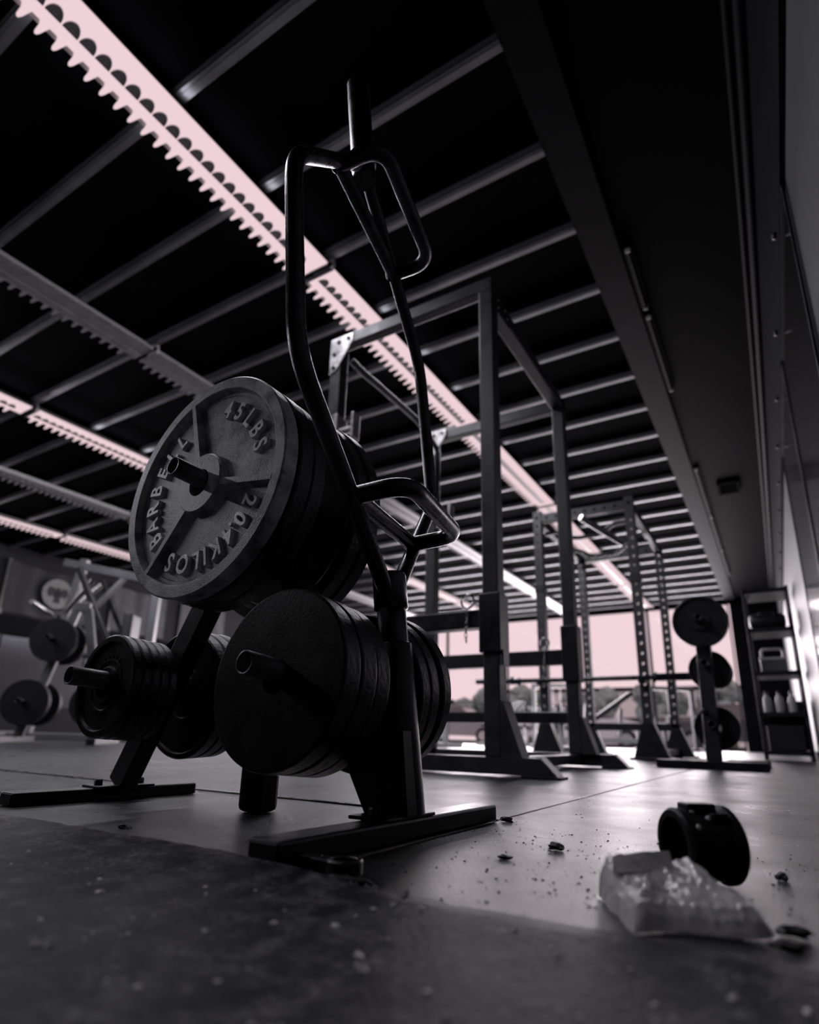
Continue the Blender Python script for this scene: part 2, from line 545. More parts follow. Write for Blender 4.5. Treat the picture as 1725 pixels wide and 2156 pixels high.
NT = int((FL - 0.06) / PITCH)
def merged(piece, name, m):
    b = MB()
    for k in range(NT):
        dy = 0.06 + k * PITCH
        b.add([(x, y + dy, z) for (x, y, z) in LM[piece].v], LM[piece].f)
    return b.mesh(name, m)
MT_LIT, MT_OFF = merged('tooth', 'tooth_row', M_lit), merged('tooth', 'tooth_row', M_lampoff)
MSC = merged('scallop', 'louver', M_scallop)
hook = MB().tube(fillet([(0.14, 0, -0.02), (0.16, 0, 0.0), (0.15, 0, 0.05), (0.06, 0, 0.075)], 0.02), 0.011, 8).mesh('hanger_clip', M_lampbody)
rows = [(-2.345, True, 'first'), (-4.215, False, 'second'), (-6.11, True, 'third'), (-8.0, False, 'fourth'), (-9.88, True, 'fifth')]
place = ['second behind the camera', 'just behind the camera', 'nearest in view', 'second from the near end', 'third from the near end', 'fourth from the near end', 'fifth from the near end', 'last by the windows']
for ri, (rx, lit, nm) in enumerate(rows):
    for k in range(-1, 6):
        if k == -1 and ri == 0: continue
        if k < 0 and not lit: continue
        y0 = 2.475 + 2.42 * (k - 1) + 0.03
        if y0 + FL > WY1 - 0.1: continue
        st = LIT if lit else OFF
        t = thing('strip_lamp', '%s strip lamp, %s row from the right, %s' % ('glowing' if lit else 'unlit grey', nm, place[k + 2]), 'ceiling lamp', (rx, y0, ZL), 0,
                  'lit strip lamps' if lit else 'unlit strip lamps')
        link('housing', st['housing'], t)
        link('wide_lens', st['wide_lens'], t)
        link('narrow_lens', st['narrow_lens'], t)
        near = (ri == 0 and k in (0, 1, 2)) or (ri == 1 and k in (0, 1)) or (ri == 2 and k in (0, 1))
        if near:
            for q in range(NT):
                yy = 0.06 + q * PITCH
                link('tooth', st['tooth'], t, (0, yy, 0))
                if ri == 0 or ri == 2: link('louver_cell', st['scallop'], t, (0, yy, 0))
        else:
            o = link('tooth_row', MT_LIT if lit else MT_OFF, t); o['kind'] = 'stuff'
            o = link('louver', MSC, t); o['kind'] = 'stuff'
        link('hanger_clip', hook, t, (0, FL + 0.03, 0))
        if lit:
            for (nme, e, dz, ry, sx) in (('lamp_light', LAMP_W, -0.045, R(20), 0.1), ('lamp_light', LAMP_W, -0.045, R(-20), 0.1), ('lamp_spill', 0.6, 0.03, R(125), 0.05), ('lamp_spill', 0.6, 0.03, R(-125), 0.05)):
                ld = bpy.data.lights.new(nme, 'AREA')
                ld.shape = 'RECTANGLE'; ld.size = sx; ld.size_y = FL - 0.1
                ld.energy = e * (1.0, 0, 1.5, 0, 0.4)[ri]; ld.color = (0.93, 0.92, 1.0)
                lo = bpy.data.objects.new(nme, ld)
                COL.objects.link(lo); lo.parent = t
                lo.location = ((-0.05 if ry > 0 else 0.05) if dz < 0 else (-0.14 if ry > 0 else 0.14), FL / 2, dz); lo.rotation_euler = (0, ry, 0)
# dead narrow fixtures on the soffit beside the beam
for k, (ya, yb) in enumerate(((3.4, 4.05), (4.15, 5.3), (7.2, 8.9), (9.0, 10.7), (10.8, 12.5))):
    t = thing('soffit_lamp', 'thin dark unlit batten lamp beside the long beam, ' + ('nearest the camera', 'second away', 'third away', 'fourth away', 'farthest away')[k], 'ceiling lamp', (-0.455, ya, ZC + 0.03), 0, 'soffit battens')
    MB().box(-0.03, 0.03, 0, yb - ya, -0.025, 0, bev=0.004).build('housing', M_beam, t)
    MB().tube([(0, 0.02, -0.034), (0, yb - ya - 0.02, -0.034)], 0.012, 8).build('tube', M_beam, t)
    for e in (0.0, yb - ya - 0.02): MB().box(-0.015, 0.015, e, e + 0.02, -0.05, -0.02, bev=0.003).build('tube_holder', M_white, t)

# ------------------------------------------------------------------ plate tree
TR = R(-3)
bx = V((math.cos(TR), math.sin(TR), 0)); ay = V((-math.sin(TR), math.cos(TR), 0))
TREE0 = bx * -0.907 + ay * 0.763
def TP(x, y, z): return TREE0 + bx * x + ay * y + V((0, 0, z))

def hollow_peg(b, c, d, L, r, th=0.0025):
    """open pipe from c along d"""
    b.lathe([(r, 0), (r, L), (r - th, L), (r - th, 0)], c, d, 28, True, True)
PEGS = [('top', 0.0, 0.590, 3, 0.21, 0.24), ('near', 0.247, 0.218, 5, 0.21, 0.22), ('far', -0.242, 0.226, 3, 0.205, 0.22)]
def make_tree():
    t = thing('plate_tree', 'black steel A-frame plate tree loaded with iron plates, nearest the camera', 'weight rack', TREE0, TR)
    # feet
    for (x, y0, y1, h, w) in ((0.372, -0.262, 0.272, 0.028, 0.05), (-0.372, -0.213, 0.186, 0.025, 0.05)):
        MB().box(x - w / 2, x + w / 2, y0, y1, 0.0005, h, bev=0.004).build('foot', M_blackpaint, t)
        if x < 0:
            MB().box(x - w / 2 + 0.004, x + w / 2 - 0.004, y0 - 0.002, y0 + 0.004, 0.003, h - 0.003).build('end_cap', M_rubber, t)
    for (x, h) in ((0.362, 0.028), (-0.362, 0.025)):
        bp = MB().box(x - 0.035, x + 0.035, -0.062, 0.062, h, h + 0.005, bev=0.0015).build('base_plate', M_blackpaint, t)
        for yy in (-0.047, 0.047):
            MB().lathe([(0.0, 0.012), (0.006, 0.012), (0.0085, 0.009), (0.0085, 0), (0, 0)], (x, yy, h + 0.005), (0, 0, 1), 6, False).build('bolt', M_steel, bp)
    # legs and apex
    for sgn in (1, -1):
        MB().bar((0.352 * sgn, 0, 0.03), (0.012 * sgn, 0, 0.60), 0.052, 0.04, (0, 1, 0), 0.004).build('leg', M_blackpaint, t)
    MB().box(-0.035, 0.035, -0.024, 0.024, 0.56, 0.635, bev=0.005).build('apex_block', M_blackpaint, t)
    MB().bar((0.0, 0.03, 0.215), (0.24, 0.0, 0.215), 0.03, 0.03).build('cross_brace', M_blackpaint, t)
    # middle post with a rubber boot under the brace
    MB().box(-0.022, 0.028, 0.035, 0.085, 0.03, 0.235, bev=0.006).build('middle_post', M_blackpaint, t)
    MB().box(-0.024, 0.034, 0.034, 0.088, 0.0005, 0.075, bev=0.011).build('rubber_boot', M_rubber, t)
    # pegs, both sides, rising outward
    for (n, x, z, tl, lf, lb) in PEGS:
        for s, L in ((-1, lf), (1, lb)):
            b = MB()
            d = V((0, s * math.cos(R(tl)), math.sin(R(tl))))
            hollow_peg(b, V((x, 0, z - 0.0)), d, L, 0.0175)
            b.build('peg', M_peg, t)
    # holder tube for the trap bar
    u = V((-0.0972, -0.0227, 0.995))
    ul = V((u.dot(bx), u.dot(ay), u.z))
    c0 = V((0.371, 0.017, 0.03))
    b = MB()
    b.lathe([(0.031, 0), (0.0305, 0.10), (0.029, 0.255), (0.026, 0.257), (0.026, 0.01)], c0, ul, 32, False, True)
    b.build('holder_tube', M_blackpaint, t)
    b = MB()
    b.prism([(0.335, 0.033), (0.40, 0.033), (0.388, 0.15), (0.29, 0.15)], -0.018, 0.018, lambda a, c, d: V((a, d, c)))
    b.build('gusset', M_blackpaint, t)
    return t
make_tree()

# ---- weight plates
def plate45_profile(r=0.225, th=0.0325, rim=0.025, rec=0.0135, hub=0.061, hole=0.0275):
    h = th / 2
    return [(hole, -h - 0.002), (hub - 0.003, -h - 0.002), (hub, -h + 0.001), (hub + 0.002, -h + rec), (r - rim - 0.012, -h + rec), (r - rim - 0.010, -h + rec - 0.0015), (r - rim - 0.004, -h + rec - 0.0015),
            (r - rim, -h + 0.001), (r - rim + 0.0015, -h), (r - 0.003, -h), (r, -h + 0.003), (r, h - 0.003), (r - 0.003, h),
            (r - rim, h), (r - rim - 0.003, h - rec * 0.7), (hub + 0.004, h - rec * 0.7), (hub, h), (hole, h)]
def flat_profile(r, th, hole=0.0265):
    h = th / 2
    return [(hole, -h), (r * 0.6, -h), (r - 0.004, -h), (r - 0.001, -h + 0.001), (r, -h + 0.004), (r, h - 0.004), (r - 0.001, h - 0.001), (r - 0.004, h), (hole, h)]
def rim_profile(r, th, rim, rec, hub, hole=0.0265):
    h = th / 2
    return [(hole, -h), (hub - 0.002, -h), (hub, -h + 0.002), (hub + 0.002, -h + rec), (hub + 0.010, -h + rec), (hub + 0.012, -h + rec - 0.002), (hub + 0.015, -h + rec - 0.002), (hub + 0.017, -h + rec),
            (r - rim - 0.002, -h + rec), (r - rim, -h + 0.001), (r - rim + 0.001, -h), (r - 0.003, -h), (r, -h + 0.003), (r, h - 0.003), (r - 0.003, h), (hole, h)]
def rimmed(me, r, m):
    me.materials.append(m)
    for p_ in me.polygons:
        c = p_.center; n = p_.normal
        if math.hypot(c.x, c.z) > r - 0.0035 and abs(n.y) < 0.8: p_.material_index = 1
    return me
ME45 = MB().lathe(plate45_profile(), seg=112).mesh('disc', M_iron)
ME45B = MB().lathe(plate45_profile(), seg=96).mesh('iron_plate', M_blackiron)
rimmed(ME45B, 0.225, M_rim)
ME25 = MB().lathe(flat_profile(0.136, 0.0345), seg=96).mesh('iron_plate', M_blackiron)
rimmed(ME25, 0.136, M_rim)
ME25R = MB().lathe(rim_profile(0.136, 0.026, 0.012, 0.006, 0.04), seg=80).mesh('iron_plate', M_blackiron)
rimmed(ME25R, 0.136, M_rim)
ME10 = MB().lathe(rim_profile(0.100, 0.0185, 0.014, 0.006, 0.036), seg=80).mesh('iron_plate', M_blackiron)
rimmed(ME10, 0.100, M_rim)

def set_plate(o, pid, y, tilt, drop, extra=(0, 0)):
    """hang a plate on peg pid with its centre at y along the peg"""
    n, x, z, tl, lf, lb = PEGS[pid]
    s = -1 if y < 0 else 1
    a = R(tl)
    c = TP(x + extra[0], y, z + abs(y) * math.tan(a) - drop + extra[1])
    o.location = c
    o.rotation_euler = (R(tilt), 0, TR)

def glyphs(word, angs, rad, size, parent, name, flip=False):
    b = MB()
    for ch, a in zip(word, angs):
        P, Fs = text_mesh(ch, size, 0.0085)
        th = R(a)
        er = V((math.cos(th), 0, math.sin(th))); et = V((math.sin(th), 0, -math.cos(th)))
        sx = 0.86
        pts = [er * (rad + p.y * 1.0) + et * p.x * sx + V((0, -p.z, 0)) for p in P]
        b.add(pts, Fs)
    return b.build(name, M_ironedge, parent, (0, -0.0162 + 0.0135 - 0.0025, 0))

# front stack of 45s on the top peg: outermost with ribs and lettering
def make_45():
    t = thing('weight_plate', 'big grey iron plate lettered 45LBS with three ribs, outermost on the top peg', 'weight plate', group='plates on the near plate tree')
    link('disc', ME45, t)
    for a in (110, -10, -126):
        th = R(a)
        er = V((math.cos(th), 0, math.sin(th))); et = V((-math.sin(th), 0, math.cos(th)))
        b = MB()
        r0, r1 = 0.058, 0.2015
        y0, y1 = -0.0162 + 0.014, -0.0168
        P = []
        for (r, w) in ((r0, 0.011), (r1, 0.0075)):
            for (yy, ww) in ((y0, w), (y1, w * 0.62)):
                for sg in (-1, 1): P.append(er * r + et * (ww * sg) + V((0, yy, 0)))
        b.add(P, [(0, 1, 3, 2), (4, 6, 7, 5), (0, 4, 5, 1), (2, 3, 7, 6), (0, 2, 6, 4), (1, 5, 7, 3)])
        b.build('rib', M_iron, t)
    glyphs('45LBS', (75, 60.5, 45.5, 31, 16.5), 0.1535, 0.050, t, 'raised_lettering')
    glyphs('20.4KILOS', (-24, -37, -44.5, -50.5, -63, -73, -82, -96, -111), 0.1565, 0.050, t, 'raised_lettering')
    glyphs('BARBELL', (-141.5, -156, -171.5, -187, -202, -217, -231), 0.1510, 0.050, t, 'raised_lettering')
    glyphs('o', (-163,), 0.047, 0.016, t, 'raised_lettering')
    return t
p = make_45(); set_plate(p, 0, -0.1345, -3, 0.0085)
o = link('weight_plate', ME45B); set_plate(o, 0, -0.0985, -3, 0.0095, (0.002, 0)); tag(o, 'large dark iron plate right behind the lettered one on the top peg', 'weight plate', 'plates on the near plate tree')
o = link('weight_plate', ME45B); set_plate(o, 0, -0.0625, -3, 0.0085, (-0.001, 0)); tag(o, 'third large dark iron plate on the top peg, against the frame', 'weight plate', 'plates on the near plate tree')
for k, (y, ex) in enumerate(((0.062, 0.0), (0.098, 0.003))):
    o = link('weight_plate', ME45B); set_plate(o, 0, y, 3, 0.0085, (ex, 0))
    tag(o, ('large dark plate on the far side of the top peg, close behind the frame', 'large dark plate outermost on the far side of the top peg')[k], 'weight plate', 'plates on the near plate tree')
for k, (y, ex) in enumerate(((-0.1325, 0), (-0.0965, 0.001), (-0.061, -0.001))):
    o = link('weight_plate', ME25); set_plate(o, 1, y, -5, 0.0085, (ex, 0))
    tag(o, ('smooth black plate, outermost on the lower peg beside the trap bar holder', 'middle black plate of three on the lower peg beside the trap bar holder', 'innermost black plate on the lower peg beside the trap bar holder')[k], 'weight plate', 'plates on the near plate tree')
for k, (y, ex) in enumerate(((0.054, 0), (0.081, 0.001), (0.118, 0.002))):
    o = link('weight_plate', ME25R); set_plate(o, 1, y, 5, 0.0085, (ex, 0))
    tag(o, ('black plate just behind the trap bar holder tube', 'second black plate behind the trap bar holder tube', 'last black plate behind the trap bar holder, set off by a gap')[k], 'weight plate', 'plates on the near plate tree')
for k in range(5):
    o = link('weight_plate', ME10); set_plate(o, 2, -0.1275 + k * 0.0192, -3, 0.0085, (random.uniform(-0.0012, 0.0012), random.uniform(-0.001, 0)))
    tag(o, ('small black ten-pound style plate, outermost on the lower left peg', 'second small black plate on the lower left peg', 'third small black plate on the lower left peg', 'fourth small black plate on the lower left peg', 'innermost small black plate on the lower left peg')[k], 'weight plate', 'plates on the near plate tree')
    if k == 0:
        bs = MB()
        for a in range(6):
            th = R(60 + a * 14)
            bs.box(0.055 + math.cos(th) * 0 - 0.004, 0.055 + 0.004, -0.0085, -0.005, -0.0028, 0.0028, Matrix.Rotation(-th, 3, 'Y'))
        for a in range(4):
            th = R(-120 + a * 14)
            bs.box(0.055 - 0.004, 0.055 + 0.004, -0.0085, -0.005, -0.0028, 0.0028, Matrix.Rotation(-th, 3, 'Y'))
        bs.build('raised_marks', M_blackiron, o, (0, 0.004, 0))['kind'] = 'stuff'
for k, y in enumerate((0.052, 0.08, 0.108)):
    o = link('weight_plate', ME25R); set_plate(o, 2, y, 3, 0.0085)
    tag(o, ('black plate behind the leg on the lower left peg, nearest the leg', 'middle black plate behind the leg on the lower left peg', 'rearmost black plate behind the leg on the lower left peg')[k], 'weight plate', 'plates on the near plate tree')

# ------------------------------------------------------------------ trap bar standing in its holder
def make_trap_bar():
    base = V((-0.4948, 0.8069, 0.026))
    u = V((-0.0972, -0.0227, 0.995)).normalized()
    w = V((-0.1863, 0.9825, 0.0043)); w = (w - u * w.dot(u)).normalized()
    n = -(u.cross(w))
    t = thing('trap_bar', 'dark steel hexagonal trap bar standing upright in the plate tree', 'barbell', base)
    A = lambda s, q=0.0, o=0.0: u * s + w * q + n * o
    s0, s1, s2, s3 = 0.3551, 0.6232, 0.9969, 1.3049
    hw = 0.2955
    r = 0.0138
    fr = MB()
    fr.tube(fillet([A(s0 - 0.005, -0.02), A(s1, -hw), A(s2, -hw), A(s3, -0.016)], 0.055, 8), r, 20)
    fr.build('near_frame_tube', M_steel, t)
    fr = MB()
    fr.tube(fillet([A(s0 - 0.005, 0.02), A(s1, hw), A(s2, hw), A(s3, 0.016)], 0.055, 8), r, 20)
    fr.build('far_frame_tube', M_steel, t)
    def on(a, b, f): return a * (1 - f) + b * f
    hs = [(on(A(s0), A(s1, -hw), 0.437), on(A(s0), A(s1, hw), 0.452)), (on(A(s3), A(s2, -hw), 0.42), on(A(s3), A(s2, hw), 0.50))]
    for (a, c) in hs:
        MB().tube([a, c], r * 1.02, 20).build('low_handle', M_steel, t)
        off = n * 0.092
        MB().tube(fillet([a, a + off, c + off, c], 0.045, 10), r * 1.06, 20).build('raised_handle', M_steel, t)
    # sleeves: lower one with collar sits in the holder, upper one open to the air
    MB().lathe([(0, 0.10), (0.0245, 0.10), (0.0245, s0 + 0.02), (0, s0 + 0.02)], (0, 0, 0), u, 32, False, True).build('sleeve', M_steel, t)
    MB().lathe([(0.0245, 0), (0.0285, 0.002), (0.0285, 0.058), (0.026, 0.062), (0, 0.062)], A(s0 - 0.038), u, 32, False, True).build('collar', M_steel, t)
    MB().lathe([(0, -0.01), (0.0245, -0.01), (0.0255, -0.004), (0.0255, 0.29), (0.023, 0.296), (0, 0.296)], A(s3 - 0.02), u, 32, False, False).build('sleeve', M_steel, t)
    MB().lathe([(0.0255, 0), (0.029, 0.002), (0.029, 0.03), (0.0255, 0.033)], A(s3 + 0.012), u, 32, False, True).build('collar', M_steel, t)
    # weld beads
    for (a, c) in hs:
        for q in (a, c):
            MB().lathe([(r * 1.0, -0.010), (r * 1.3, -0.004), (r * 1.35, 0.003), (r * 1.05, 0.010)], q, u, 16, False, True).build('weld', M_steel, t)
make_trap_bar()

# ------------------------------------------------------------------ power racks
def bolt_mesh():
    return MB().lathe([(0, 0.010), (0.008, 0.010), (0.012, 0.007), (0.012, 0), (0, 0)], (0, 0, 0), (0, -1, 0), 10, False).mesh('bolt', M_steel)
BOLT = bolt_mesh()
def gusset(t, x, sx, y, zt, m):
    """triangular bolted corner plate on the front of a post and beam"""
    P = [(0, 0), (0.16 * sx, 0), (0.16 * sx, -0.05), (0.05 * sx, -0.22), (0, -0.24)]
    g = MB().prism(P, y - 0.006, y, lambda a, c, d: V((x + a, d, zt + c))).build('corner_plate', m, t)
    for (a, c) in ((0.06, -0.035), (0.13, -0.03), (0.03, -0.11), (0.03, -0.2)):
        link('bolt', BOLT, g, (x + a * sx, y - 0.006, zt + c))
def jhook(t, x, y, z, sx=1):
    """J-cup clamped on a post with a short arm and lip toward the window"""
    b = MB()
    b.box(x - 0.046, x + 0.046, y - 0.012, y + 0.085, z, z + 0.13, bev=0.006)
    o = b.build('hook_bracket', M_galv, t)
    b = MB()
    b.tube([(x + 0.04, y + 0.02, z + 0.02), (x + 0.15, y + 0.02, z + 0.02)], 0.02, 14)
    b.tube([(x + 0.04, y + 0.02, z - 0.04), (x + 0.13, y + 0.02, z - 0.04)], 0.014, 12)
    b.build('hook_arm', M_galv, o)
    MB().box(x + 0.145, x + 0.165, y - 0.012, y + 0.055, z - 0.05, z + 0.11, bev=0.006).build('hook_lip', M_galv, o)
    MB().lathe([(0, 0), (0.016, 0), (0.016, 0.03), (0.022, 0.035), (0.022, 0.055), (0, 0.055)], (x + 0.046, y + 0.03, z - 0.09), (1, 0, 0), 14, False, True).build('pull_pin', M_blackpaint, o)

def perf_post(x, y, w, d, z0, z1, pitch, hr, m, t):
    b = MB()
    n = int((z1 - z0) / pitch)
    sg = 10
    vs_, fs = [], []
    for side in (0, 1):
        yy = y + d * side
        for k in range(n):
            za = z0 + k * pitch
            zb = za + pitch if k < n - 1 else z1
            zc = za + pitch / 2
            o0 = len(vs_)
            ring = []
            for i in range(sg):
                a = 2 * PI * (i + 0.5) / sg
                vs_.append((x + w / 2 + hr * math.cos(a), yy, zc + hr * math.sin(a)))
            # outer points matched to the ring by angle on the rectangle
            for i in range(sg):
                a = 2 * PI * (i + 0.5) / sg
                ca, sa = math.cos(a), math.sin(a)
                hwid = w / 2
                hh = (zb - zc) if sa > 0 else (zc - za)
                s_ = min(hwid / abs(ca) if abs(ca) > 1e-6 else 9, hh / abs(sa) if abs(sa) > 1e-6 else 9)
                vs_.append((x + hwid + ca * s_, yy, zc + sa * s_))
            cor = [(x + w, zb), (x, zb), (x, za), (x + w, za)]
            for c in cor: vs_.append((c[0], yy, c[1]))
            for i in range(sg):
                j = (i + 1) % sg
                fs.append((o0 + i, o0 + j, o0 + sg + j, o0 + sg + i))
                a0, a1 = 2 * PI * (i + 0.5) / sg, 2 * PI * (i + 1.5) / sg
                pa, pb = vs_[o0 + sg + i], vs_[o0 + sg + j]
                if abs(pa[0] - pb[0]) > 1e-6 and abs(pa[2] - pb[2]) > 1e-6:
                    best = min(range(4), key=lambda q: (cor[q][0] - pa[0]) ** 2 + (cor[q][1] - pa[2]) ** 2 + (cor[q][0] - pb[0]) ** 2 + (cor[q][1] - pb[2]) ** 2)
                    fs.append((o0 + sg + i, o0 + sg + j, o0 + 2 * sg + best))
    # bore walls
    half = n * (2 * sg + 4)
    for k in range(n):
        o0 = k * (2 * sg + 4)
        for i in range(sg):
            j = (i + 1) % sg
            fs.append((o0 + i, o0 + j, half + o0 + j, half + o0 + i))
    b.add(vs_, fs)
    b.add([(x, y, z0), (x, y + d, z0), (x, y + d, z1), (x, y, z1)], [(0, 1, 2, 3)])
    b.add([(x + w, y, z0), (x + w, y + d, z0), (x + w, y + d, z1), (x + w, y, z1)], [(0, 1, 2, 3)])
    b.add([(x, y, z1), (x + w, y, z1), (x + w, y + d, z1), (x, y + d, z1)], [(0, 1, 2, 3)])
    return b.build('post', m, t)

def wedge(t, x, y, sx, m, h=0.22, l=0.09, base=0.07):
    """triangular foot gusset beside a post"""
    MB().prism([(0, 0), (l * sx, 0), (0.015 * sx, h), (0, h)], y - 0.004, y + 0.079, lambda a, c, d: V((x + a, d, base + c))).build('foot_gusset', m, t)

def chain_pin(t, x, y, z):
    r = MB()
    c = V((x, y, z))
    pts = [c + V((math.cos(2 * PI * k / 24) * 0.03, 0, math.sin(2 * PI * k / 24) * 0.03 + 0.03)) for k in range(25)]
    r.tube(pts, 0.005, 8, cap=False)
    o = r.build('pin_ring', M_chrome, t)
    ch = MB()
    for k in range(7):
        cc = c + V((-0.006 + 0.004 * math.sin(k), 0, -0.012 - k * 0.021))
        q = []
        for i in range(13):
            a = 2 * PI * i / 12
            e = V((math.cos(a) * 0.006, 0, math.sin(a) * 0.014)) if k % 2 else V((0, math.cos(a) * 0.006, math.sin(a) * 0.014))
            q.append(cc + e)
        ch.tube(q, 0.0022, 6, cap=False)
    ch.build('pin_chain', M_chrome, o)

def make_rack1():
    t = thing('power_rack', 'charcoal square-tube power rack standing right behind the plate tree', 'power rack', (0, 0, 0))
    W_ = 0.075
    xr, xl = -1.04, -2.0
    yf, yb = 2.30, 3.46
    zt = 2.345
    for (x, y) in ((xr, yf), (xl, yf), (xr, yb), (xl, yb)):
        MB().box(x, x + W_, y, y + W_, 0.072, zt - (0.0 if x == xr else 0.0), bev=0.006).build('post', M_rack, t)
    # floor rails in x with slanted ends and pads
    for y in (yf - 0.03, yb + 0.03):
        b = MB()
        b.prism([(-2.32, 0.008), (-0.735, 0.008), (-0.80, 0.072), (-2.25, 0.072)], y, y + W_, lambda a, c, d: V((a, d, c)))
        b.build('floor_rail', M_rack, t)
        for x0 in (-0.87, -2.33):
            MB().box(x0, x0 + 0.155, y - 0.012, y + W_ + 0.012, 0.0005, 0.008, bev=0.002).build('foot_pad', M_rubber, t)
        b = MB()
        b.prism([(-0.735, 0.009), (-0.728, 0.009), (-0.795, 0.076), (-0.802, 0.076)], y + 0.002, y + W_ - 0.002, lambda a, c, d: V((a, d, c)))
        b.build('rail_end_cap', M_galv, t)
    for x in (xr, xl):
        MB().box(x + 0.004, x + W_ - 0.004, yf + W_ - 0.03, yb + 0.03, 0.02, 0.068, bev=0.005).build('side_rail', M_rack, t)
    MB().box(xr, xr + W_, yf + W_, yb, zt - 0.075, zt, bev=0.006).build('side_beam', M_rack, t)
    MB().box(xl - 0.01, xr + W_, yf - 0.002, yf + 0.06, zt - 0.005, zt + 0.07, bev=0.006).build('front_beam', M_rack, t)
    MB().box(xl - 0.01, xr + W_, yb + 0.01, yb + 0.07, zt - 0.075, zt, bev=0.006).build('rear_beam', M_rack, t)
    for (y) in (yf, yb):
        gusset(t, xl, 1, y - 0.001, zt + (0.06 if y == yf else 0.0), M_galv)
    # side plate with bolts at the top right corner
    g = MB().box(xr + W_, xr + W_ + 0.005, yf + 0.01, yf + 0.22, zt - 0.11, zt - 0.01, bev=0.002).build('corner_plate', M_rack, t)
    for (dy, dz) in ((0.05, -0.04), (0.05, -0.085), (0.14, -0.04), (0.17, -0.07)):
        o = link('bolt', BOLT, g, (xr + W_ + 0.005, yf + dy, zt + dz), (0, 0, R(90)))
    # bent grip bar on the left side
    pts = [(xl + W_ + 0.01, yf + 0.09, zt - 0.05), (xl + W_ + 0.045, yf + 0.17, zt - 0.1), (xl + W_ + 0.05, yf + 0.36, zt - 0.1), (xl + W_ + 0.05, yf + 0.82, zt - 0.1), (xl + W_ + 0.045, yb - 0.05, zt - 0.19), (xl + W_ + 0.01, yb + 0.02, zt - 0.22)]
    MB().tube(fillet(pts, 0.07, 6), 0.02, 14).build('grip_bar', M_grip, t)
    jhook(t, xl + W_ / 2, yf, 1.76)
    jhook(t, xl + W_ / 2, yb, 1.62)
    # safety crossbars with sliding brackets
    MB().box(-2.2, xr, yf - 0.012, yf + 0.06, 0.598, 0.678, bev=0.006).build('front_crossbar', M_blackpaint, t)
    MB().box(xl, xr + 0.01, yb - 0.01, yb + 0.06, 0.572, 0.66, bev=0.006).build('rear_crossbar', M_blackpaint, t)
    MB().box(xr - 0.012, xr + W_ + 0.012, yf - 0.014, yf + W_ + 0.014, 0.49, 0.748, bev=0.005).build('slide_bracket', M_blackpaint, t)
    MB().box(xr - 0.012, xr + W_ + 0.012, yb - 0.014, yb + W_ + 0.014, 0.47, 0.80, bev=0.005).build('slide_bracket', M_blackpaint, t)
    MB().box(xl, xr + 0.01, yb + 0.005, yb + 0.06, 0.235, 0.30, bev=0.006).build('rear_crossbar', M_blackpaint, t)
    wedge(t, xr + W_, yf, 1, M_rack)
    wedge(t, xr + W_, yb, 1, M_rack, 0.2, 0.08)
    wedge(t, xl, yf, -1, M_rack)
    wedge(t, xl, yb, -1, M_rack)
    chain_pin(t, xr - 0.06, yf - 0.02, 0.685)
    chain_pin(t, xr - 0.11, yb - 0.02, 0.67)
    # strap on the bracket
    MB().box(xr + W_ + 0.012, xr + W_ + 0.02, yf + 0.0, yf + 0.06, 0.44, 0.5, Matrix.Rotation(R(0), 3, 'X')).build('strap', M_pad, t)
make_rack1()

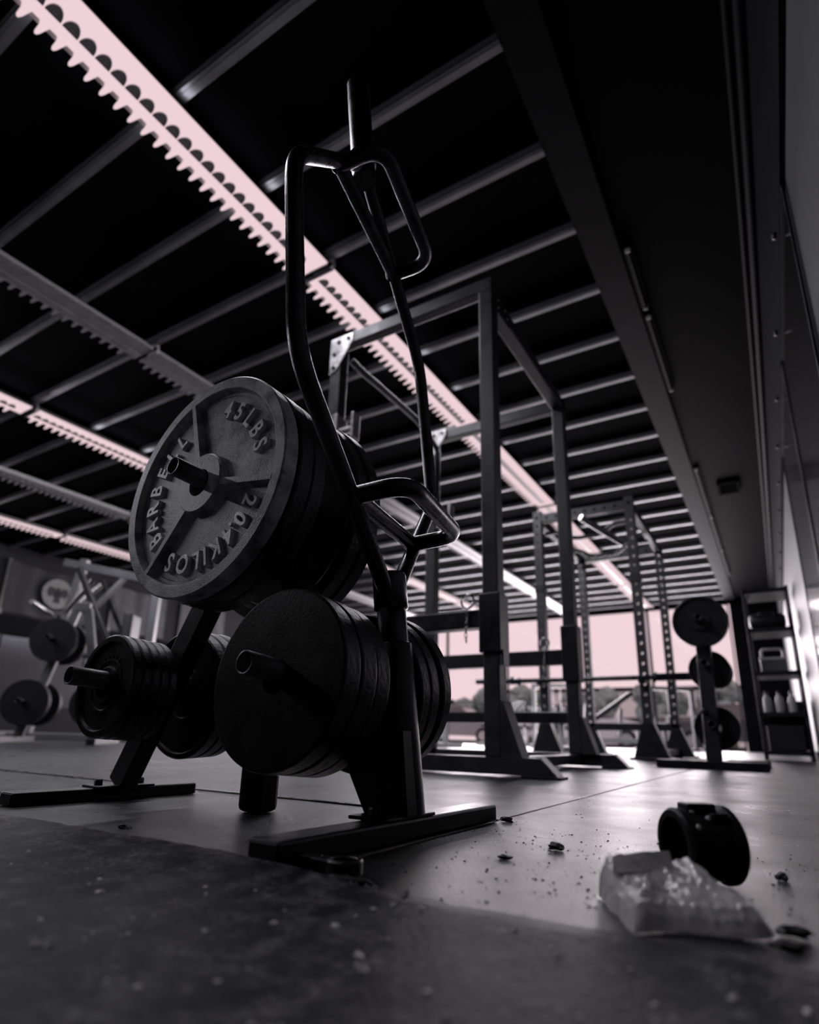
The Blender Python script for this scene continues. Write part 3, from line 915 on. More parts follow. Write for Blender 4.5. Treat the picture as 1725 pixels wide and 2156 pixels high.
def make_rack2():
    t = thing('power_rack', 'dark perforated-post power rack farther back, holes bright against the windows', 'power rack', (0, 0, 0))
    W_ = 0.08
    xr, xl, yf, yb, zt = -0.985, -1.875, 5.42, 7.0, 2.36
    for (x, y) in ((xr, yf), (xl, yf), (xr, yb), (xl, yb)):
        perf_post(x, y, W_, W_, 0.05, zt, 0.088, 0.0155, M_rack, t)
        MB().prism([(-0.09, 0.02), (W_ + 0.11, 0.02), (W_ + 0.004, 0.30), (-0.004, 0.30)], y - 0.01, y + W_ + 0.01, lambda a, c, d: V((x + a, d, c))).build('foot_gusset', M_blackpaint, t)
        MB().box(x - 0.12, x + W_ + 0.15, y - 0.06, y + W_ + 0.06, 0.0005, 0.02, bev=0.004).build('foot_plate', M_blackpaint, t)
    for y in (yf, yb):
        b = MB().box(xl + W_, xr, y + 0.005, y + W_ - 0.005, zt - 0.12, zt - 0.03, bev=0.005)
        o = b.build('top_beam', M_rack, t)
        for k in range(8):
            MB().lathe([(0, 0.002), (0.014, 0.002), (0.014, 0), (0, 0)], (xl + W_ + 0.06 + k * 0.095, y + 0.005, zt - 0.075), (0, -1, 0), 10, False).build('beam_hole', M_deck, o)
    for x in (xl, xr):
        MB().box(x + 0.01, x + W_ - 0.01, yf + W_, yb, zt - 0.12, zt - 0.04, bev=0.005).build('side_beam', M_rack, t)
        MB().box(x + 0.01, x + W_ - 0.01, yf + W_, yb, 0.02, 0.08, bev=0.005).build('side_rail', M_rack, t)
    # pull-up bars with bent ends
    for (dy, dz) in ((0.25, 0.0), (0.95, 0.0)):
        pts = [(xl + 0.04, yf + dy, zt - 0.16), (xl + 0.2, yf + dy, zt - 0.16), (xl + 0.3, yf + dy + 0.1, zt - 0.22), (xr - 0.3, yf + dy + 0.1, zt - 0.22), (xr - 0.17, yf + dy, zt - 0.16), (xr + 0.04, yf + dy, zt - 0.16)]
        MB().tube(fillet(pts, 0.06, 5), 0.02, 10).build('pull_up_bar', M_steel, t)
    for x in (xr - 0.32,):
        MB().tube([(x, yf - 0.35, zt - 0.27), (x + 0.28, yf + 0.02, zt - 0.45)], 0.03, 12).build('grip_handle', M_chrome, t)
    MB().box(xl, xr + W_, yb + 0.0, yb + 0.07, 0.26, 0.34, bev=0.005).build('rear_crossbar', M_blackpaint, t)
    for (x) in (xr, xl):
        MB().box(x - 0.006, x + W_ + 0.006, yf - 0.012, yf + W_ + 0.012, 1.52, 1.60, bev=0.004).build('slide_bracket', M_blackpaint, t)
        MB().box(x + 0.01, x + W_ - 0.01, yf - 0.12, yf, 0.62, 0.645, bev=0.004).build('bar_cradle', M_blackpaint, t)
make_rack2()
# two bars resting on the perforated rack
def barbell(name, x0, x1, y, z, label):
    t = thing(name, label, 'barbell', (x0, y, z), 0, 'bars on the perforated rack')
    MB().tube([(0, 0, 0), (x1 - x0, 0, 0)], 0.0145, 12).build('shaft', M_steel, t)
    for s in (0.0, x1 - x0):
        d = 1 if s == 0 else -1
        MB().lathe([(0, 0), (0.025, 0), (0.025, 0.36), (0.036, 0.362), (0.036, 0.38), (0, 0.38)], (s, 0, 0), (d, 0, 0), 14, False, True).build('sleeve', M_steel, t)
barbell('barbell', -2.42, -0.48, 5.36, 0.6615, 'straight bar on the near cradles of the perforated rack')
barbell('barbell', -2.45, -0.45, 5.27, 0.665, 'second straight bar, farther out on the perforated rack cradles')

# ------------------------------------------------------------------ column plate tree by the wall
def make_column_tree():
    t = thing('plate_column', 'black single-post plate stand with pegs front and back, near the right wall', 'weight rack', (-0.34, 4.05, 0))
    MB().box(-0.335, 0.262, -0.03, 0.05, 0.0005, 0.046, bev=0.005).build('foot', M_blackpaint, t)
    MB().box(-0.262, 0.262, 0.50, 0.58, 0.0005, 0.046, bev=0.005).build('foot', M_blackpaint, t)
    MB().box(-0.03, 0.03, 0.05, 0.50, 0.0005, 0.046, bev=0.005).build('floor_rail', M_blackpaint, t)
    MB().bar((-0.018, 0.05, 0.046), (-0.0, 0.05, 0.93), 0.085, 0.075, (0, 1, 0), 0.006).build('post', M_rack, t)
    for (z, L) in ((0.87, 0.2), (0.60, 0.16), (0.245, 0.16)):
        for s in (-1, 1):
            b = MB()
            hollow_peg(b, V((0, 0.05, z)), V((0, s, 0.06)).normalized(), L, 0.02)
            b.build('peg', M_peg, t)
    MB().lathe([(0, 0), (0.02, 0), (0.022, 0.03), (0.02, 0.06), (0, 0.06)], (-0.03, -0.01, 0.32), (0, -1, 0.1), 12, False, True).build('stop_knob', M_rubber, t)
    return t
make_column_tree()
def cplate(r, th, x, y, z, label, prof=None):
    me = MB().lathe(prof or rim_profile(r, th, r * 0.1, th * 0.25, r * 0.35), seg=64).mesh('iron_plate', M_colplate)
    o = link('weight_plate', me, None, (-0.34 + x, 4.05 + y, z))
    return tag(o, label, 'weight plate', 'plates on the column stand')
cplate(0.158, 0.05, 0.0, -0.035, 0.868, 'thick rounded black plate topmost on the column stand, facing the camera')
cplate(0.12, 0.04, 0.008, 0.115, 0.585, 'black plate behind the post at mid height of the column stand')
cplate(0.105, 0.04, 0.03, 0.16, 0.575, 'smaller black plate hung farther back at mid height of the column stand')
cplate(0.128, 0.045, 0.012, 0.118, 0.235, 'black plate low on the back of the column stand')

# ------------------------------------------------------------------ shelf by the right wall
def make_shelf():
    X0, Y0 = -0.17, 7.15
    Wd, Dp = 0.43, 0.5
    t = thing('shelf_unit', 'tall narrow black shelf unit against the right wall', 'shelf', (X0, Y0, 0))
    for x in (0, Wd - 0.03):
        for y in (0, Dp - 0.03):
            MB().box(x, x + 0.03, y, y + 0.03, 0.0005, 1.76, bev=0.003).build('upright', M_blackpaint, t)
    for z in (0.05, 0.42, 0.83, 1.28, 1.70):
        MB().box(0, Wd, 0, Dp, z, z + 0.045, bev=0.004).build('shelf_board', M_blackpaint, t)
    MB().box(0.02, Wd - 0.02, Dp - 0.012, Dp, 0.1, 0.6, bev=0.003).build('back_panel', M_blackpaint, t)
    s = lambda name, label, cat, x, y, z: thing(name, label, cat, (X0 + x, Y0 + y, z), 0)
    a = s('storage_box', 'pale plastic caddy with a handle on the middle shelf', 'box', 0.2, 0.2, 0.8755)
    MB().box(-0.12, 0.12, -0.12, 0.12, 0, 0.12, bev=0.012).build('body', M_greyframe, a)
    MB().box(-0.125, 0.125, -0.125, 0.125, 0.12, 0.15, bev=0.008).build('lid', M_paleframe, a)
    MB().tube(fillet([(-0.1, 0, 0.15), (-0.1, 0, 0.25), (0.1, 0, 0.25), (0.1, 0, 0.15)], 0.04), 0.014, 8).build('handle', M_paleframe, a)
    a = s('gym_bag', 'slumped black duffel bag on the upper shelf', 'bag', 0.2, 0.22, 1.3255)
    MB().lathe([(0, -0.17), (0.06, -0.168), (0.085, -0.14), (0.092, 0), (0.085, 0.14), (0.06, 0.168), (0, 0.17)], (0, 0, 0.1), (1, 0.1, 0), 20, False, True).build('body', M_pad, a)
    MB().tube(fillet([(-0.08, -0.06, 0.12), (-0.07, -0.05, 0.2), (0.07, -0.05, 0.2), (0.08, -0.06, 0.12)], 0.04), 0.009, 8).build('handle', M_pad, a)
    bt = None
    for k in range(6):
        x, y = 0.09 + (k % 3) * 0.11, 0.08 + (k // 3) * 0.14
        if bt is None:
            bt = s('bottle', 'x', 'bottle', x, y, 0.4655)
            MB().lathe([(0, 0), (0.032, 0), (0.034, 0.006), (0.034, 0.13), (0.028, 0.155), (0.013, 0.17), (0.013, 0.185), (0, 0.185)], seg=16, ax=(0, 0, 1), closed=False, smooth=True).build('body', M_paleframe, bt)
            MB().lathe([(0.0, 0.212), (0.015, 0.21), (0.016, 0.185), (0, 0.185)], seg=14, ax=(0, 0, 1), closed=False).build('cap', M_blackpaint, bt)
            q = bt
        else:
            q = copy_tree(bt); q.location = (X0 + x, Y0 + y, 0.4655)
        q['label'] = 'pale spray bottle on the lower shelf, %s row, %s' % (('front', 'back')[k // 3], ('left', 'middle', 'right')[k % 3])
        q['group'] = 'bottles on the shelf unit'
    a = s('storage_crate', 'black crate on the bottom shelf', 'crate', 0.215, 0.22, 0.0955)
    MB().box(-0.16, 0.16, -0.18, 0.18, 0, 0.24, bev=0.01).build('body', M_pad, a)
    MB().box(-0.165, 0.165, -0.185, 0.185, 0.215, 0.235, bev=0.004).build('rim', M_rack, a)
make_shelf()

# ------------------------------------------------------------------ small things on the floor
def make_wrapper():
    t = thing('plastic_wrapper', 'crumpled pale translucent plastic wrapper lying in front of the black collar', 'wrapper', (-0.098, 0.605, 0.0))
    rz = Matrix.Rotation(R(32), 3, 'Z')
    rnd = random.Random(11)
    nx, ny = 26, 16
    def H(u, v):
        h = (0.013 + 0.022 * v) * min(1, max(0, min(u, 1 - u)) / 0.1) ** 0.6 * min(1, max(0, v) / 0.13) ** 0.6 * min(1, (1 - v) / 0.06) ** 0.5
        return h * (1 + 0.05 * math.sin(9 * u + 4 * v) + 0.05 * math.sin(17 * u - 8 * v)) + 0.0025 * abs(math.sin(11 * u + 2.0)) * (v > 0.2)
    b = MB()
    vs_, fs = [], []
    for j in range(ny + 1):
        for i in range(nx + 1):
            u, v = i / nx, j / ny
            wv = 0.056 - 0.008 * v
            x = (u - 0.5) * 2 * wv + rnd.uniform(-0.0012, 0.0012)
            y = (v - 0.5) * 0.115 + 0.006 * math.sin(6 * u)
            edge = i in (0, nx) or j in (0, ny)
            z = 0.0025 if edge else H(u, v) + rnd.uniform(-0.001, 0.001) + 0.003
            vs_.append(rz @ V((x, y, z)))
    for j in range(ny):
        for i in range(nx):
            a = j * (nx + 1) + i
            fs.append((a, a + 1, a + nx + 2, a + nx + 1))
    b.add(vs_, fs)
    n = len(vs_)
    b.add([(p[0], p[1], 0.0008) for p in vs_], [tuple(reversed(f)) for f in fs])
    body = b.build('crumpled_sheet', M_wrap, t)
    # folded flap standing up on the left rear
    b = MB()
    P = [(-0.046, 0.012, 0.03), (0.012, 0.02, 0.032), (0.014, 0.032, 0.046), (-0.01, 0.034, 0.0445), (-0.040, 0.028, 0.041)]
    top = [rz @ V(p) for p in P]
    bot = [rz @ V((p[0], p[1] + 0.003, p[2] - 0.002)) for p in P]
    k = len(P)
    b.add(top + bot, [tuple(range(k)), tuple(reversed(range(k, 2 * k)))] + [(i, (i + 1) % k, k + (i + 1) % k, k + i) for i in range(k)])
    b.build('folded_flap', M_wrap, t)
M_wrap = mat('milky_plastic', (0.8, 0.78, 0.79), 0.2, var=0.2, vscale=40, bump=0.25, bscale=90)
M_wrap.node_tree.nodes['Principled BSDF'].inputs['Transmission Weight'].default_value = 0.15
make_wrapper()

def make_collar():
    ax = V((0.80, 0.60, 0)).normalized()
    r = 0.036
    c = V((-0.092, 0.742, r + 0.0038))
    t = thing('barbell_collar', 'black plastic barbell collar ring lying on its side on the mat', 'collar', c)
    b = MB()
    b.lathe([(0.027, 0), (0.0335, 0.0), (r, 0.003), (r, 0.011), (0.0345, 0.013), (0.0345, 0.046), (r, 0.048), (0.039, 0.052), (0.039, 0.058), (0.036, 0.061), (0.027, 0.061)], -ax * 0.025, ax, 56)
    b.build('ring', M_rubber, t)
    s = ax.cross(V((0, 0, 1)))
    rot = Matrix((s, ax, V((0, 0, 1)))).transposed()
    MB().box(-0.010, 0.012, -0.012, 0.02, 0.031, 0.041, rot, None, 0.002).build('latch', M_rubber, t)
    MB().box(0.018, 0.026, 0.006, 0.025, 0.022, 0.033, rot, None, 0.002).build('latch_stop', M_rubber, t)
    for (a, y) in ((20, -0.008), (38, 0.004), (55, -0.012)):
        p = s * (math.sin(R(a)) * r) * 1.0 + V((0, 0, math.cos(R(a)) * r)) + ax * y
        MB().lathe([(0, 0.001), (0.0028, 0.0006), (0.003, -0.001), (0, -0.001)], p, p - ax * y, 8, False, True).build('chalk_spot', M_white, t)
make_collar()

def make_clamp():
    """flat black arm with an eye lying by the foot of the tree"""
    t = thing('eye_bracket', 'flat black metal bracket with a round eye lying beside the tree foot', 'bracket', (-0.428, 0.560, 0.0006), R(-6))
    MB().lathe([(0.0135, 0), (0.019, 0), (0.0195, 0.001), (0.0195, 0.013), (0.018, 0.0145), (0.0145, 0.0145), (0.0135, 0.0135)], (0.012, 0, 0), (0, 0, 1), 40).build('eye', M_blackpaint, t)
    MB().box(-0.066, -0.004, -0.011, 0.010, 0, 0.0125, bev=0.0015).build('arm', M_blackpaint, t)
    for x in (-0.05, -0.028): MB().lathe([(0, 0.001), (0.004, 0.001), (0.0045, 0), (0, 0)], (x, 0, 0.0125), (0, 0, 1), 12, False).build('rivet', M_steel, t)
make_clamp()

def lump(name, label, cat, loc, r, m, sq=(1, 1, 0.6), seed=0, rz=0):
    rnd = random.Random(seed)
    bm = bmesh.new()
    bmesh.ops.create_icosphere(bm, subdivisions=2, radius=1)
    for v in bm.verts:
        k = 1 + rnd.uniform(-0.38, 0.38)
        v.co = V((v.co.x * sq[0], v.co.y * sq[1], max(v.co.z, -0.45) * sq[2])) * r * k
    zmin = min(v.co.z for v in bm.verts)
    for v in bm.verts: v.co.z -= zmin
    me = bpy.data.meshes.new(name); bm.to_mesh(me); bm.free()
    me.materials.append(m)
    return tag(link(name, me, None, loc, (0, 0, rz)), label, cat)
M_chunk = mat('grey_chunk', (0.2, 0.195, 0.2), 0.8, var=0.3, vscale=200, bump=0.5, bscale=300)
lump('chalk_chunk', 'small rough grey chunk on the mat right of the tree foot', 'debris', (-0.281, 0.850, 0.0004), 0.0085, M_chunk, (1.3, 0.9, 0.6), 1)
lump('rubber_scrap', 'dark rubber scrap at the corner of the tree foot', 'debris', (-0.4395, 1.065, 0.0004), 0.008, M_rubber, (1.5, 0.8, 0.6), 2)
lump('rubber_scrap', 'small dark rubber scrap midway between foot and wrapper', 'debris', (-0.31, 0.745, 0.0004), 0.006, M_rubber, (1.4, 0.8, 0.5), 3)
lump('rubber_strip', 'torn dark rubber strip in front of the eye bracket', 'debris', (-0.385, 0.523, 0.0008), 0.012, M_rubber, (2.4, 0.6, 0.4), 4, R(8))
lump('rubber_scrap', 'thin dark scrap lying left of the tree on the mat', 'debris', (-0.86, 0.60, 0.0004), 0.008, M_rubber, (1.6, 0.7, 0.4), 5)
lump('chalk_chunk', 'pale round chip just right of the black collar', 'debris', (-0.02, 0.83, 0.0004), 0.006, M_chunk, (1, 1, 0.8), 6)
lump('rubber_scrap', 'dark lump beside the wrapper at its right end', 'debris', (-0.012, 0.60, 0.0004), 0.008, M_rubber, (1.4, 0.9, 0.6), 8)
lump('rubber_scrap', 'flat dark flake nearest the wrapper on its right', 'debris', (-0.015, 0.565, 0.0004), 0.008, M_rubber, (1.5, 0.9, 0.4), 9)

def scatter(name, label, cat, n, area, rr, m, seed, z=0.0):
    rnd = random.Random(seed)
    b = MB()
    for _ in range(n):
        x, y = area(rnd)
        r = rnd.uniform(*rr)
        a = rnd.uniform(0, 6.28)
        pts = []
        for k in range(5):
            q = a + k * 2 * PI / 5
            pts.append((x + math.cos(q) * r * rnd.uniform(0.6, 1.3), y + math.sin(q) * r * rnd.uniform(0.6, 1.3), z + 0.0002))
        top = (x + rnd.uniform(-0.3, 0.3) * r, y, z + r * rnd.uniform(0.4, 0.9))
        b.add(pts + [top], [(k, (k + 1) % 5, 5) for k in range(5)])
    o = b.build(name, m)
    o['kind'] = 'stuff'
    return tag(o, label, cat)
scatter('rubber_crumbs', 'loose dark rubber crumbs scattered over the mats', 'crumbs', 420, lambda q: (q.uniform(-0.45, 0.1), q.uniform(0.53, 1.0) if q.random() < 0.8 else q.uniform(0.9, 1.8)), (0.0007, 0.0022), M_rubber, 21)
scatter('chalk_flecks', 'pale chalk flecks on the worn mat in front of the lens', 'flecks', 130, lambda q: (q.uniform(-0.9, 0.05), q.uniform(0.24, 0.5)), (0.0008, 0.0042), M_white, 22, 0.0042)
scatter('mat_crumbs', 'grey crumbs along the frayed edge of the worn mat', 'crumbs', 260, lambda q: (q.uniform(-1.3, -0.3), SY + q.gauss(0.0, 0.012)), (0.0012, 0.004), M_chunk, 23, 0.004)

# ------------------------------------------------------------------ second plate tree, left background
def make_tree2():
    L0 = V((-5.85, 3.25, 0)); rz = R(40)
    t = thing('plate_tree', 'grey framed plate tree far left with thick black plates', 'weight rack', L0, rz)
    for x in (-0.4, 0.4):
        MB().box(x - 0.04, x + 0.04, -0.35, 0.35, 0.0005, 0.06, bev=0.006).build('foot', M_blackpaint, t)
        MB().bar((x * 0.9, 0, 0.06), (x * 0.12, 0, 1.3), 0.08, 0.06, (0, 1, 0), 0.006).build('leg', M_greyframe, t)
    MB().box(-0.07, 0.07, -0.035, 0.035, 1.26, 1.36, bev=0.008).build('apex_block', M_greyframe, t)
    mats_ = MB().lathe(flat_profile(0.21, 0.07), seg=48).mesh('bumper_plate', M_rubber)
    cr = math.cos(rz); sr = math.sin(rz)
    k = 0
    names = {('l', -1): 'low left front', ('l', 1): 'low left rear', ('r', -1): 'low right front', ('r', 1): 'low right rear', ('m', -1): 'upper left front', ('m', 1): 'upper left rear'}
    for key, x, z in (('l', -0.30, 0.36), ('r', 0.30, 0.36), ('m', -0.16, 0.95)):
        for s in (-1, 1):
            b = MB(); hollow_peg(b, V((x, 0, z)), V((0, s, 0.05)).normalized(), 0.3, 0.024); b.build('peg', M_steel, t)
            y = s * 0.13
            o = link('bumper_plate', mats_, None, (L0.x + x * cr - y * sr, L0.y + x * sr + y * cr, z + 0.004), (0, 0, rz))
            tag(o, 'thick black rubber plate on the far left plate tree, %s peg' % names[(key, s)], 'weight plate', 'plates on the far left tree')
make_tree2()

# ------------------------------------------------------------------ plate-loaded machine, left background
def make_machine():
    C = V((-7.25, 4.2, 0)); rz = R(35)
    t = thing('chest_press_machine', 'grey tubular plate-loaded press machine in front of the flags', 'gym machine', C, rz)
    bar = lambda n, a, c, w=0.07, h=0.07, m=M_greyframe: MB().bar(a, c, w, h, (0.1, 1, 0.1), 0.008).build(n, m, t)
    bar('base_rail', (-0.8, 0.0, 0.04), (0.9, 0.0, 0.04), 0.08, 0.08)
    bar('base_rail', (-0.8, -0.45, 0.04), (-0.8, 0.45, 0.04), 0.08, 0.08)
    bar('base_rail', (0.9, -0.45, 0.04), (0.9, 0.45, 0.04), 0.08, 0.08)
    bar('front_upright', (-0.55, 0.0, 0.08), (-0.25, 0.0, 2.25), 0.09, 0.09)
    bar('rear_upright', (0.72, 0.0, 0.08), (0.72, 0.0, 2.0), 0.1, 0.09)
    bar('top_beam', (-0.5, 0.0, 2.2), (0.95, 0.0, 1.95), 0.1, 0.09)
    bar('brace', (-0.42, 0, 1.1), (0.3, 0, 2.05), 0.06, 0.06)
    bar('brace', (0.72, 0, 0.6), (0.1, 0, 1.35), 0.06, 0.06)
    for s in (-1, 1):
        bar('press_arm', (-0.15, 0.32 * s, 2.05), (0.35, 0.36 * s, 1.15), 0.07, 0.06, M_blackpaint)
        MB().tube(fillet([(0.35, 0.36 * s, 1.15), (0.2, 0.38 * s, 0.95), (-0.1, 0.34 * s, 1.0)], 0.08), 0.022, 12).build('grip', M_rubber, t)
        MB().tube([(-0.5, 0.1 * s, 1.5), (-0.5, 0.55 * s, 1.56)], 0.028, 12).build('plate_horn', M_chrome, t)
        MB().tube([(-0.35, 0.04 * s, 1.55), (-0.05, 0.12 * s, 1.95)], 0.035, 12).build('chrome_strut', M_chrome, t)
    MB().box(0.40, 0.52, -0.16, 0.16, 0.85, 1.55, bev=0.03).build('back_pad', M_pad, t)
    MB().box(-0.02, 0.42, -0.18, 0.18, 0.48, 0.57, bev=0.03).build('seat_pad', M_pad, t)
    bar('seat_post', (0.2, 0, 0.08), (0.2, 0, 0.48), 0.07, 0.07)
make_machine()

# ------------------------------------------------------------------ flags on the left wall
def flag(name, label, y0, y1, z0, z1, m, seal):
    t = thing(name, label, 'flag', (WX0 + 0.05, y0, z0))
    b = MB()
    nx, nz = 28, 14
    L, Hh = y1 - y0, z1 - z0
    def X(u, v): return 0.03 * math.sin(u * 9 + v * 1.5) * (1 - 0.5 * v) + 0.012 * math.sin(u * 23 + 2)
    vs_ = [(X(i / nx, j / nz), L * i / nx, Hh * j / nz - 0.05 * math.sin(PI * i / nx) * (j / nz)) for j in range(nz + 1) for i in range(nx + 1)]
    fs = [(j * (nx + 1) + i, j * (nx + 1) + i + 1, (j + 1) * (nx + 1) + i + 1, (j + 1) * (nx + 1) + i) for j in range(nz) for i in range(nx)]
    b.add(vs_, fs, True)
    b.build('cloth', m, t)
    MB().box(-0.012, 0.014, -0.03, 0.03, -0.04, Hh + 0.02, bev=0.004).build('header_band', M_seal, t)
    if seal:
        s = MB()
        cy_, cz_, r = L * 0.56, Hh * 0.52, Hh * 0.30
        xf = 0.05
        s.lathe([(0, 0.004), (r, 0.003), (r, 0), (0, 0)], (xf, cy_, cz_), (1, 0, 0), 40, False)
        sl = s.build('roundel', M_seal, t)
        e = MB()
        ef = lambda a, c, d: V((xf + d, cy_ + a * r, cz_ + c * r))
        for sg in (-1, 1):
            e.prism([(0.05 * sg, 0.12), (0.25 * sg, 0.38), (0.6 * sg, 0.42), (0.72 * sg, 0.05), (0.52 * sg, -0.3), (0.34 * sg, -0.12), (0.14 * sg, -0.3)], 0.004, 0.007, ef)
        e.prism([(-0.12, 0.42), (0.1, 0.45), (0.15, -0.2), (0.24, -0.62), (-0.24, -0.62), (-0.15, -0.2)], 0.004, 0.007, ef)
        e.build('emblem', M_flag, sl)
        pts = [(xf + 0.004, cy_ + math.sin(R(a)) * r * q, cz_ - 0.1 - math.cos(R(a)) * r * q * 0.75) for q, rng in ((1.45, range(-62, 63, 6)), (1.2, range(62, -63, -6))) for a in rng]
        pts.append(pts[0])
        MB().tube(pts, 0.008, 6).build('banner_outline', M_seal, t)
    return t
flag('wall_flag', 'navy wall flag with a pale round emblem and scroll', 4.95, 6.55, 2.1, 3.05, M_flag, True)
flag('wall_flag', 'plain grey wall flag behind the press machine', 7.0, 8.3, 2.1, 3.05, M_flag2, False)
flag('wall_flag', 'second plain grey wall flag farther toward the windows', 8.7, 10.0, 2.1, 3.05, M_flag2, False)

# ------------------------------------------------------------------ machines by the windows
def bench(name, label, x, y, rz, incl):
    t = thing(name, label, 'bench', (x, y, 0), rz)
    MB().box(-0.6, 0.6, -0.035, 0.035, 0.12, 0.19, bev=0.006).build('spine', M_paleframe, t)
    for xx in (-0.6, 0.55):
        MB().box(xx, xx + 0.06, -0.3, 0.3, 0.0005, 0.06, bev=0.006).build('foot', M_paleframe, t)
        MB().box(xx, xx + 0.06, -0.03, 0.03, 0.06, 0.38, bev=0.006).build('upright', M_paleframe, t)
    MB().box(-0.62, -0.15, -0.15, 0.15, 0.38, 0.45, bev=0.025).build('seat_pad', M_pad, t)
    rt = Matrix.Rotation(R(-incl), 3, 'Y')
    MB().box(0, 0.8, -0.15, 0.15, -0.035, 0.035, rt, (-0.13, 0, 0.415), 0.025).build('back_pad', M_pad, t)
    MB().bar((0.3, 0, 0.19), (0.35, 0, 0.4 + 0.4 * math.sin(R(incl))), 0.05, 0.05).build('prop', M_paleframe, t)
bench('incline_bench', 'pale framed incline bench behind the perforated rack', -2.4, 9.6, R(20), 35)
bench('incline_bench', 'pale framed bench nearer the left side of the first rack', -4.9, 8.6, R(-30), 20)
bench('incline_bench', 'pale framed bench under the third window', -5.0, 12.2, R(70), 40)
def cable(name, label, x, y, rz, m):
    t = thing(name, label, 'gym machine', (x, y, 0), rz)
    MB().box(-0.5, 0.5, -0.3, 0.3, 0.0005, 0.05, bev=0.006).build('base', m, t)
    for s in (-1, 1):
        MB().box(0.42 * s - 0.035, 0.42 * s + 0.035, -0.04, 0.04, 0.05, 1.15, bev=0.006).build('upright', m, t)
        MB().bar((0.42 * s, -0.28, 0.05), (0.42 * s, 0, 0.8), 0.05, 0.05).build('brace', m, t)
    MB().box(-0.46, 0.46, -0.04, 0.04, 1.1, 1.17, bev=0.006).build('top_beam', m, t)
    st = MB().box(-0.12, 0.12, -0.06, 0.06, 0.08, 0.6, bev=0.004).build('weight_stack', M_blackpaint, t)
    for k in range(7): MB().box(-0.122, 0.122, -0.062, 0.062, 0.14 + k * 0.065, 0.145 + k * 0.065).build('stack_gap', M_galv, st)
    for s in (-1, 1): MB().tube([(0.07 * s, 0, 0.6), (0.07 * s, 0, 1.1)], 0.01, 8).build('guide_rod', M_chrome, t)
    MB().box(-0.2, 0.2, 0.15, 0.5, 0.42, 0.5, bev=0.02).build('seat_pad', M_pad, t)
    MB().box(-0.03, 0.03, 0.3, 0.36, 0.05, 0.42).build('seat_post', m, t)
cable('cable_machine', 'pale low cable machine by the second window', -3.55, 11.2, R(15), M_paleframe)
cable('cable_machine', 'grey low cable machine by the third window', -5.9, 10.2, R(-20), M_greyframe)
cable('cable_machine', 'grey low cable machine by the first window', -1.7, 12.4, R(40), M_greyframe)
cable('cable_machine', 'grey low cable machine far left of the racks', -8.4, 9.0, R(-50), M_greyframe)
def dumbbell_rack(label, x, y, rz, n):
    t = thing('dumbbell_rack', label, 'weight rack', (x, y, 0), rz)
    for s in (-0.9, 0.9):
        MB().bar((s, -0.25, 0.0), (s, 0.15, 0.95), 0.06, 0.06).build('end_frame', M_rack, t)
        MB().box(s - 0.03, s + 0.03, -0.3, 0.3, 0.0005, 0.05).build('foot', M_rack, t)
    for k, (yy, z) in enumerate(((-0.1, 0.35), (0.06, 0.75))):
        for d in (-0.09, 0.09):
            MB().box(-0.9, 0.9, yy + d - 0.02, yy + d + 0.02, z, z + 0.03).build('tray_rail', M_rack, t)
    dm = MB()
    dm.tube([(0, -0.07, 0), (0, 0.07, 0)], 0.016, 10)
    dm.lathe([(0, -0.15), (0.05, -0.15), (0.056, -0.14), (0.056, -0.07), (0.05, -0.06), (0, -0.06)], seg=12, closed=False)
    dm.lathe([(0, 0.15), (0.05, 0.15), (0.056, 0.14), (0.056, 0.07), (0.05, 0.06), (0, 0.06)], seg=12, closed=False)
    me = dm.mesh('dumbbell', M_rubber)
    c, s_ = math.cos(rz), math.sin(rz)
    for row, (yy, z) in enumerate(((-0.1, 0.38), (0.06, 0.78))):
        for k in range(n):
            lx = -0.78 + k * 1.56 / (n - 1)
            o = link('dumbbell', me, None, (x + lx * c - yy * s_, y + lx * s_ + yy * c, z + 0.0565), (0, 0, rz))
            tag(o, 'black dumbbell on the %s tray by the windows, %s from the left' % (('lower', 'upper')[row], ('first', 'second', 'third', 'fourth', 'fifth', 'sixth', 'seventh', 'eighth', 'ninth')[k]), 'dumbbell', 'dumbbells by the windows')
dumbbell_rack('long dark dumbbell rack by the windows behind the first rack', -4.7, 13.8, 0, 9)

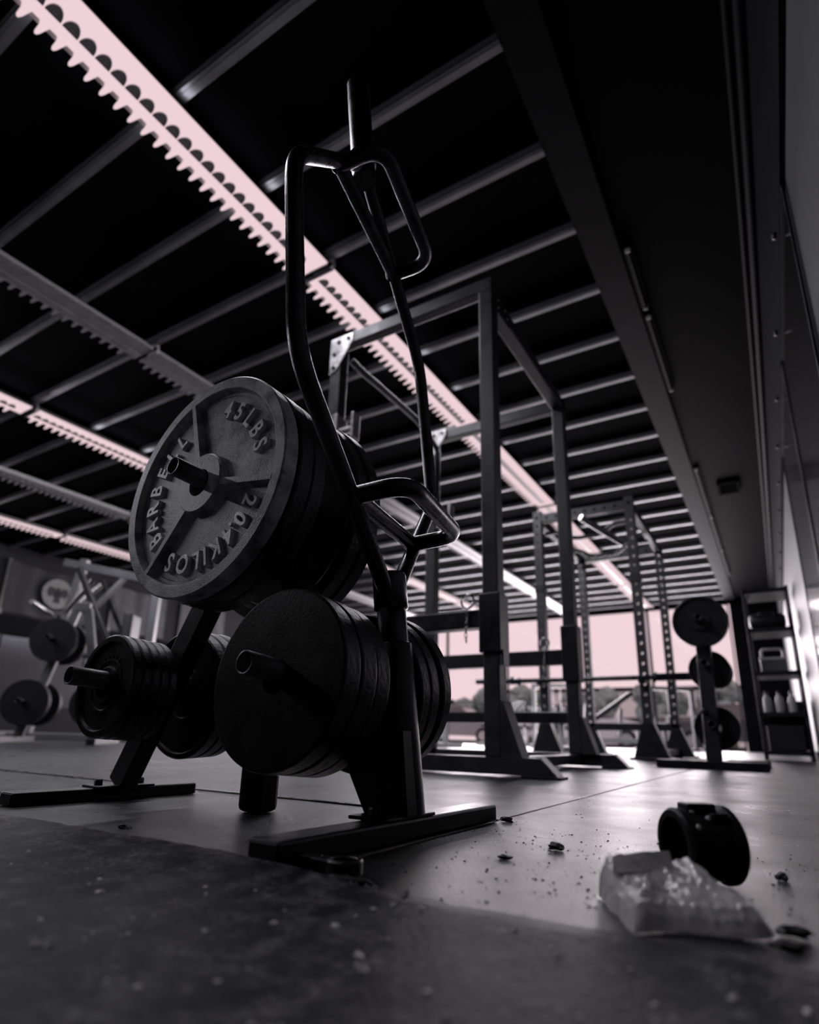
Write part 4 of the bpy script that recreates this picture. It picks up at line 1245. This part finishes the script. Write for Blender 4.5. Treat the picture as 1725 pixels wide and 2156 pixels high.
# ------------------------------------------------------------------ outside: parking lot
o = struct(MB().box(-60, 40, WY1 + 0.15, 90, -0.2, -0.1).build('ground', M_ground))
o['label'] = 'pale parking lot outside the windows'
def car(label, x, y, rz, col):
    m = mat('car_paint_' + str(col[0]), col, 0.25, 0.2)
    mg = mat('car_glass', (0.05, 0.05, 0.055), 0.08, 0.0, spec=0.8)
    t = thing('car', label, 'car', (x, y, -0.1), rz, 'parked cars')
    b = MB()
    side = [(-2.15, 0.35), (-2.2, 0.7), (-2.0, 0.92), (-1.1, 1.0), (1.3, 1.0), (2.05, 0.82), (2.2, 0.6), (2.15, 0.3)]
    b.prism(side, -0.86, 0.86, lambda a, c, d: V((a, d, c)))
    b.build('body', m, t)
    b = MB()
    lo = [(-1.5, 0.98), (1.0, 0.98), (0.25, 1.5), (-1.05, 1.5)]
    vs_ = [V((a, -0.80 if c < 1.2 else -0.62, c)) for a, c in lo] + [V((a, 0.80 if c < 1.2 else 0.62, c)) for a, c in lo]
    b.add(vs_, [(0, 1, 2, 3), (7, 6, 5, 4), (0, 4, 5, 1), (1, 5, 6, 2), (2, 6, 7, 3), (3, 7, 4, 0)])
    b.build('cabin_glass', mg, t)
    MB().box(-1.1, 0.3, -0.64, 0.64, 1.49, 1.53, bev=0.02).build('roof', m, t)
    for wx in (-1.35, 1.35):
        for s in (-1, 1):
            w = MB().lathe([(0, -0.1), (0.3, -0.1), (0.33, -0.07), (0.33, 0.07), (0.3, 0.1), (0, 0.1)], (wx, 0.8 * s, 0.33), (0, 1, 0), 20, False).build('wheel', M_rubber, t)
            MB().lathe([(0, 0.0), (0.19, 0.0), (0.2, -0.012), (0, -0.012)], (wx, 0.8 * s + 0.112 * s, 0.33), (0, s, 0), 16, False).build('hubcap', M_chrome, w)
car('pale parked car outside the second window', -6.0, 22.5, R(8), (0.6, 0.58, 0.6))
car('dark parked car outside the first window', -1.2, 23.5, R(-4), (0.06, 0.06, 0.07))
car('grey parked car outside the third window', -11.5, 23.0, R(5), (0.25, 0.25, 0.27))
car('white parked car in the far parking row', -4.0, 33.0, R(0), (0.8, 0.78, 0.79))
def tree(label, x, y, h, r, seed):
    rnd = random.Random(seed)
    t = thing('street_tree', label, 'tree', (x, y, -0.1), 0, 'trees across the parking lot')
    MB().tube([(0, 0, 0), (0.05, 0, h * 0.35), (0, 0.1, h * 0.6)], [0.22, 0.17, 0.1], 10).build('trunk', M_bark, t)
    bm = bmesh.new()
    for k in range(14):
        c = V((rnd.uniform(-1, 1) * r * 0.7, rnd.uniform(-1, 1) * r * 0.7, h * 0.65 + rnd.uniform(-0.3, 0.35) * h * 0.7))
        res = bmesh.ops.create_icosphere(bm, subdivisions=2, radius=r * rnd.uniform(0.3, 0.5), matrix=Matrix.Translation(c))
        for v in res['verts']: v.co += V((rnd.uniform(-1, 1), rnd.uniform(-1, 1), rnd.uniform(-1, 1))) * r * 0.06
    me = bpy.data.meshes.new('crown'); bm.to_mesh(me); bm.free(); me.materials.append(M_leaf)
    link('crown', me, t)
ORD = ('first', 'second', 'third', 'fourth', 'fifth', 'sixth', 'seventh', 'eighth', 'ninth')
for k in range(9):
    tree('bushy grey tree across the parking lot, %s from the right' % ORD[k], 2.0 - 4.7 * k, 45 + (k * 7 % 3), 3.7 + 0.35 * ((k * 5) % 3), 1.85 + 0.1 * (k % 2), 40 + k)
def shop(label, x, y, w, h):
    t = thing('low_building', label, 'building', (x, y, -0.1))
    MB().box(-w / 2, w / 2, 0, 6, 0, h).build('wall', M_white, t)
    MB().box(-w / 2 - 0.2, w / 2 + 0.2, -0.3, 6.2, h, h + 0.3).build('roof', M_walldark, t)
    for k in range(int(w // 3)):
        xx = -w / 2 + 1.0 + k * 3
        wn = MB().box(xx, xx + 1.8, -0.05, 0.02, 0.8, 2.3).build('window', M_rack, t)
        MB().box(xx + 0.08, xx + 1.72, -0.07, -0.05, 0.88, 2.22).build('pane', M_mirror, wn)
shop('low pale building beyond the trees', -12, 56, 26, 4.6)
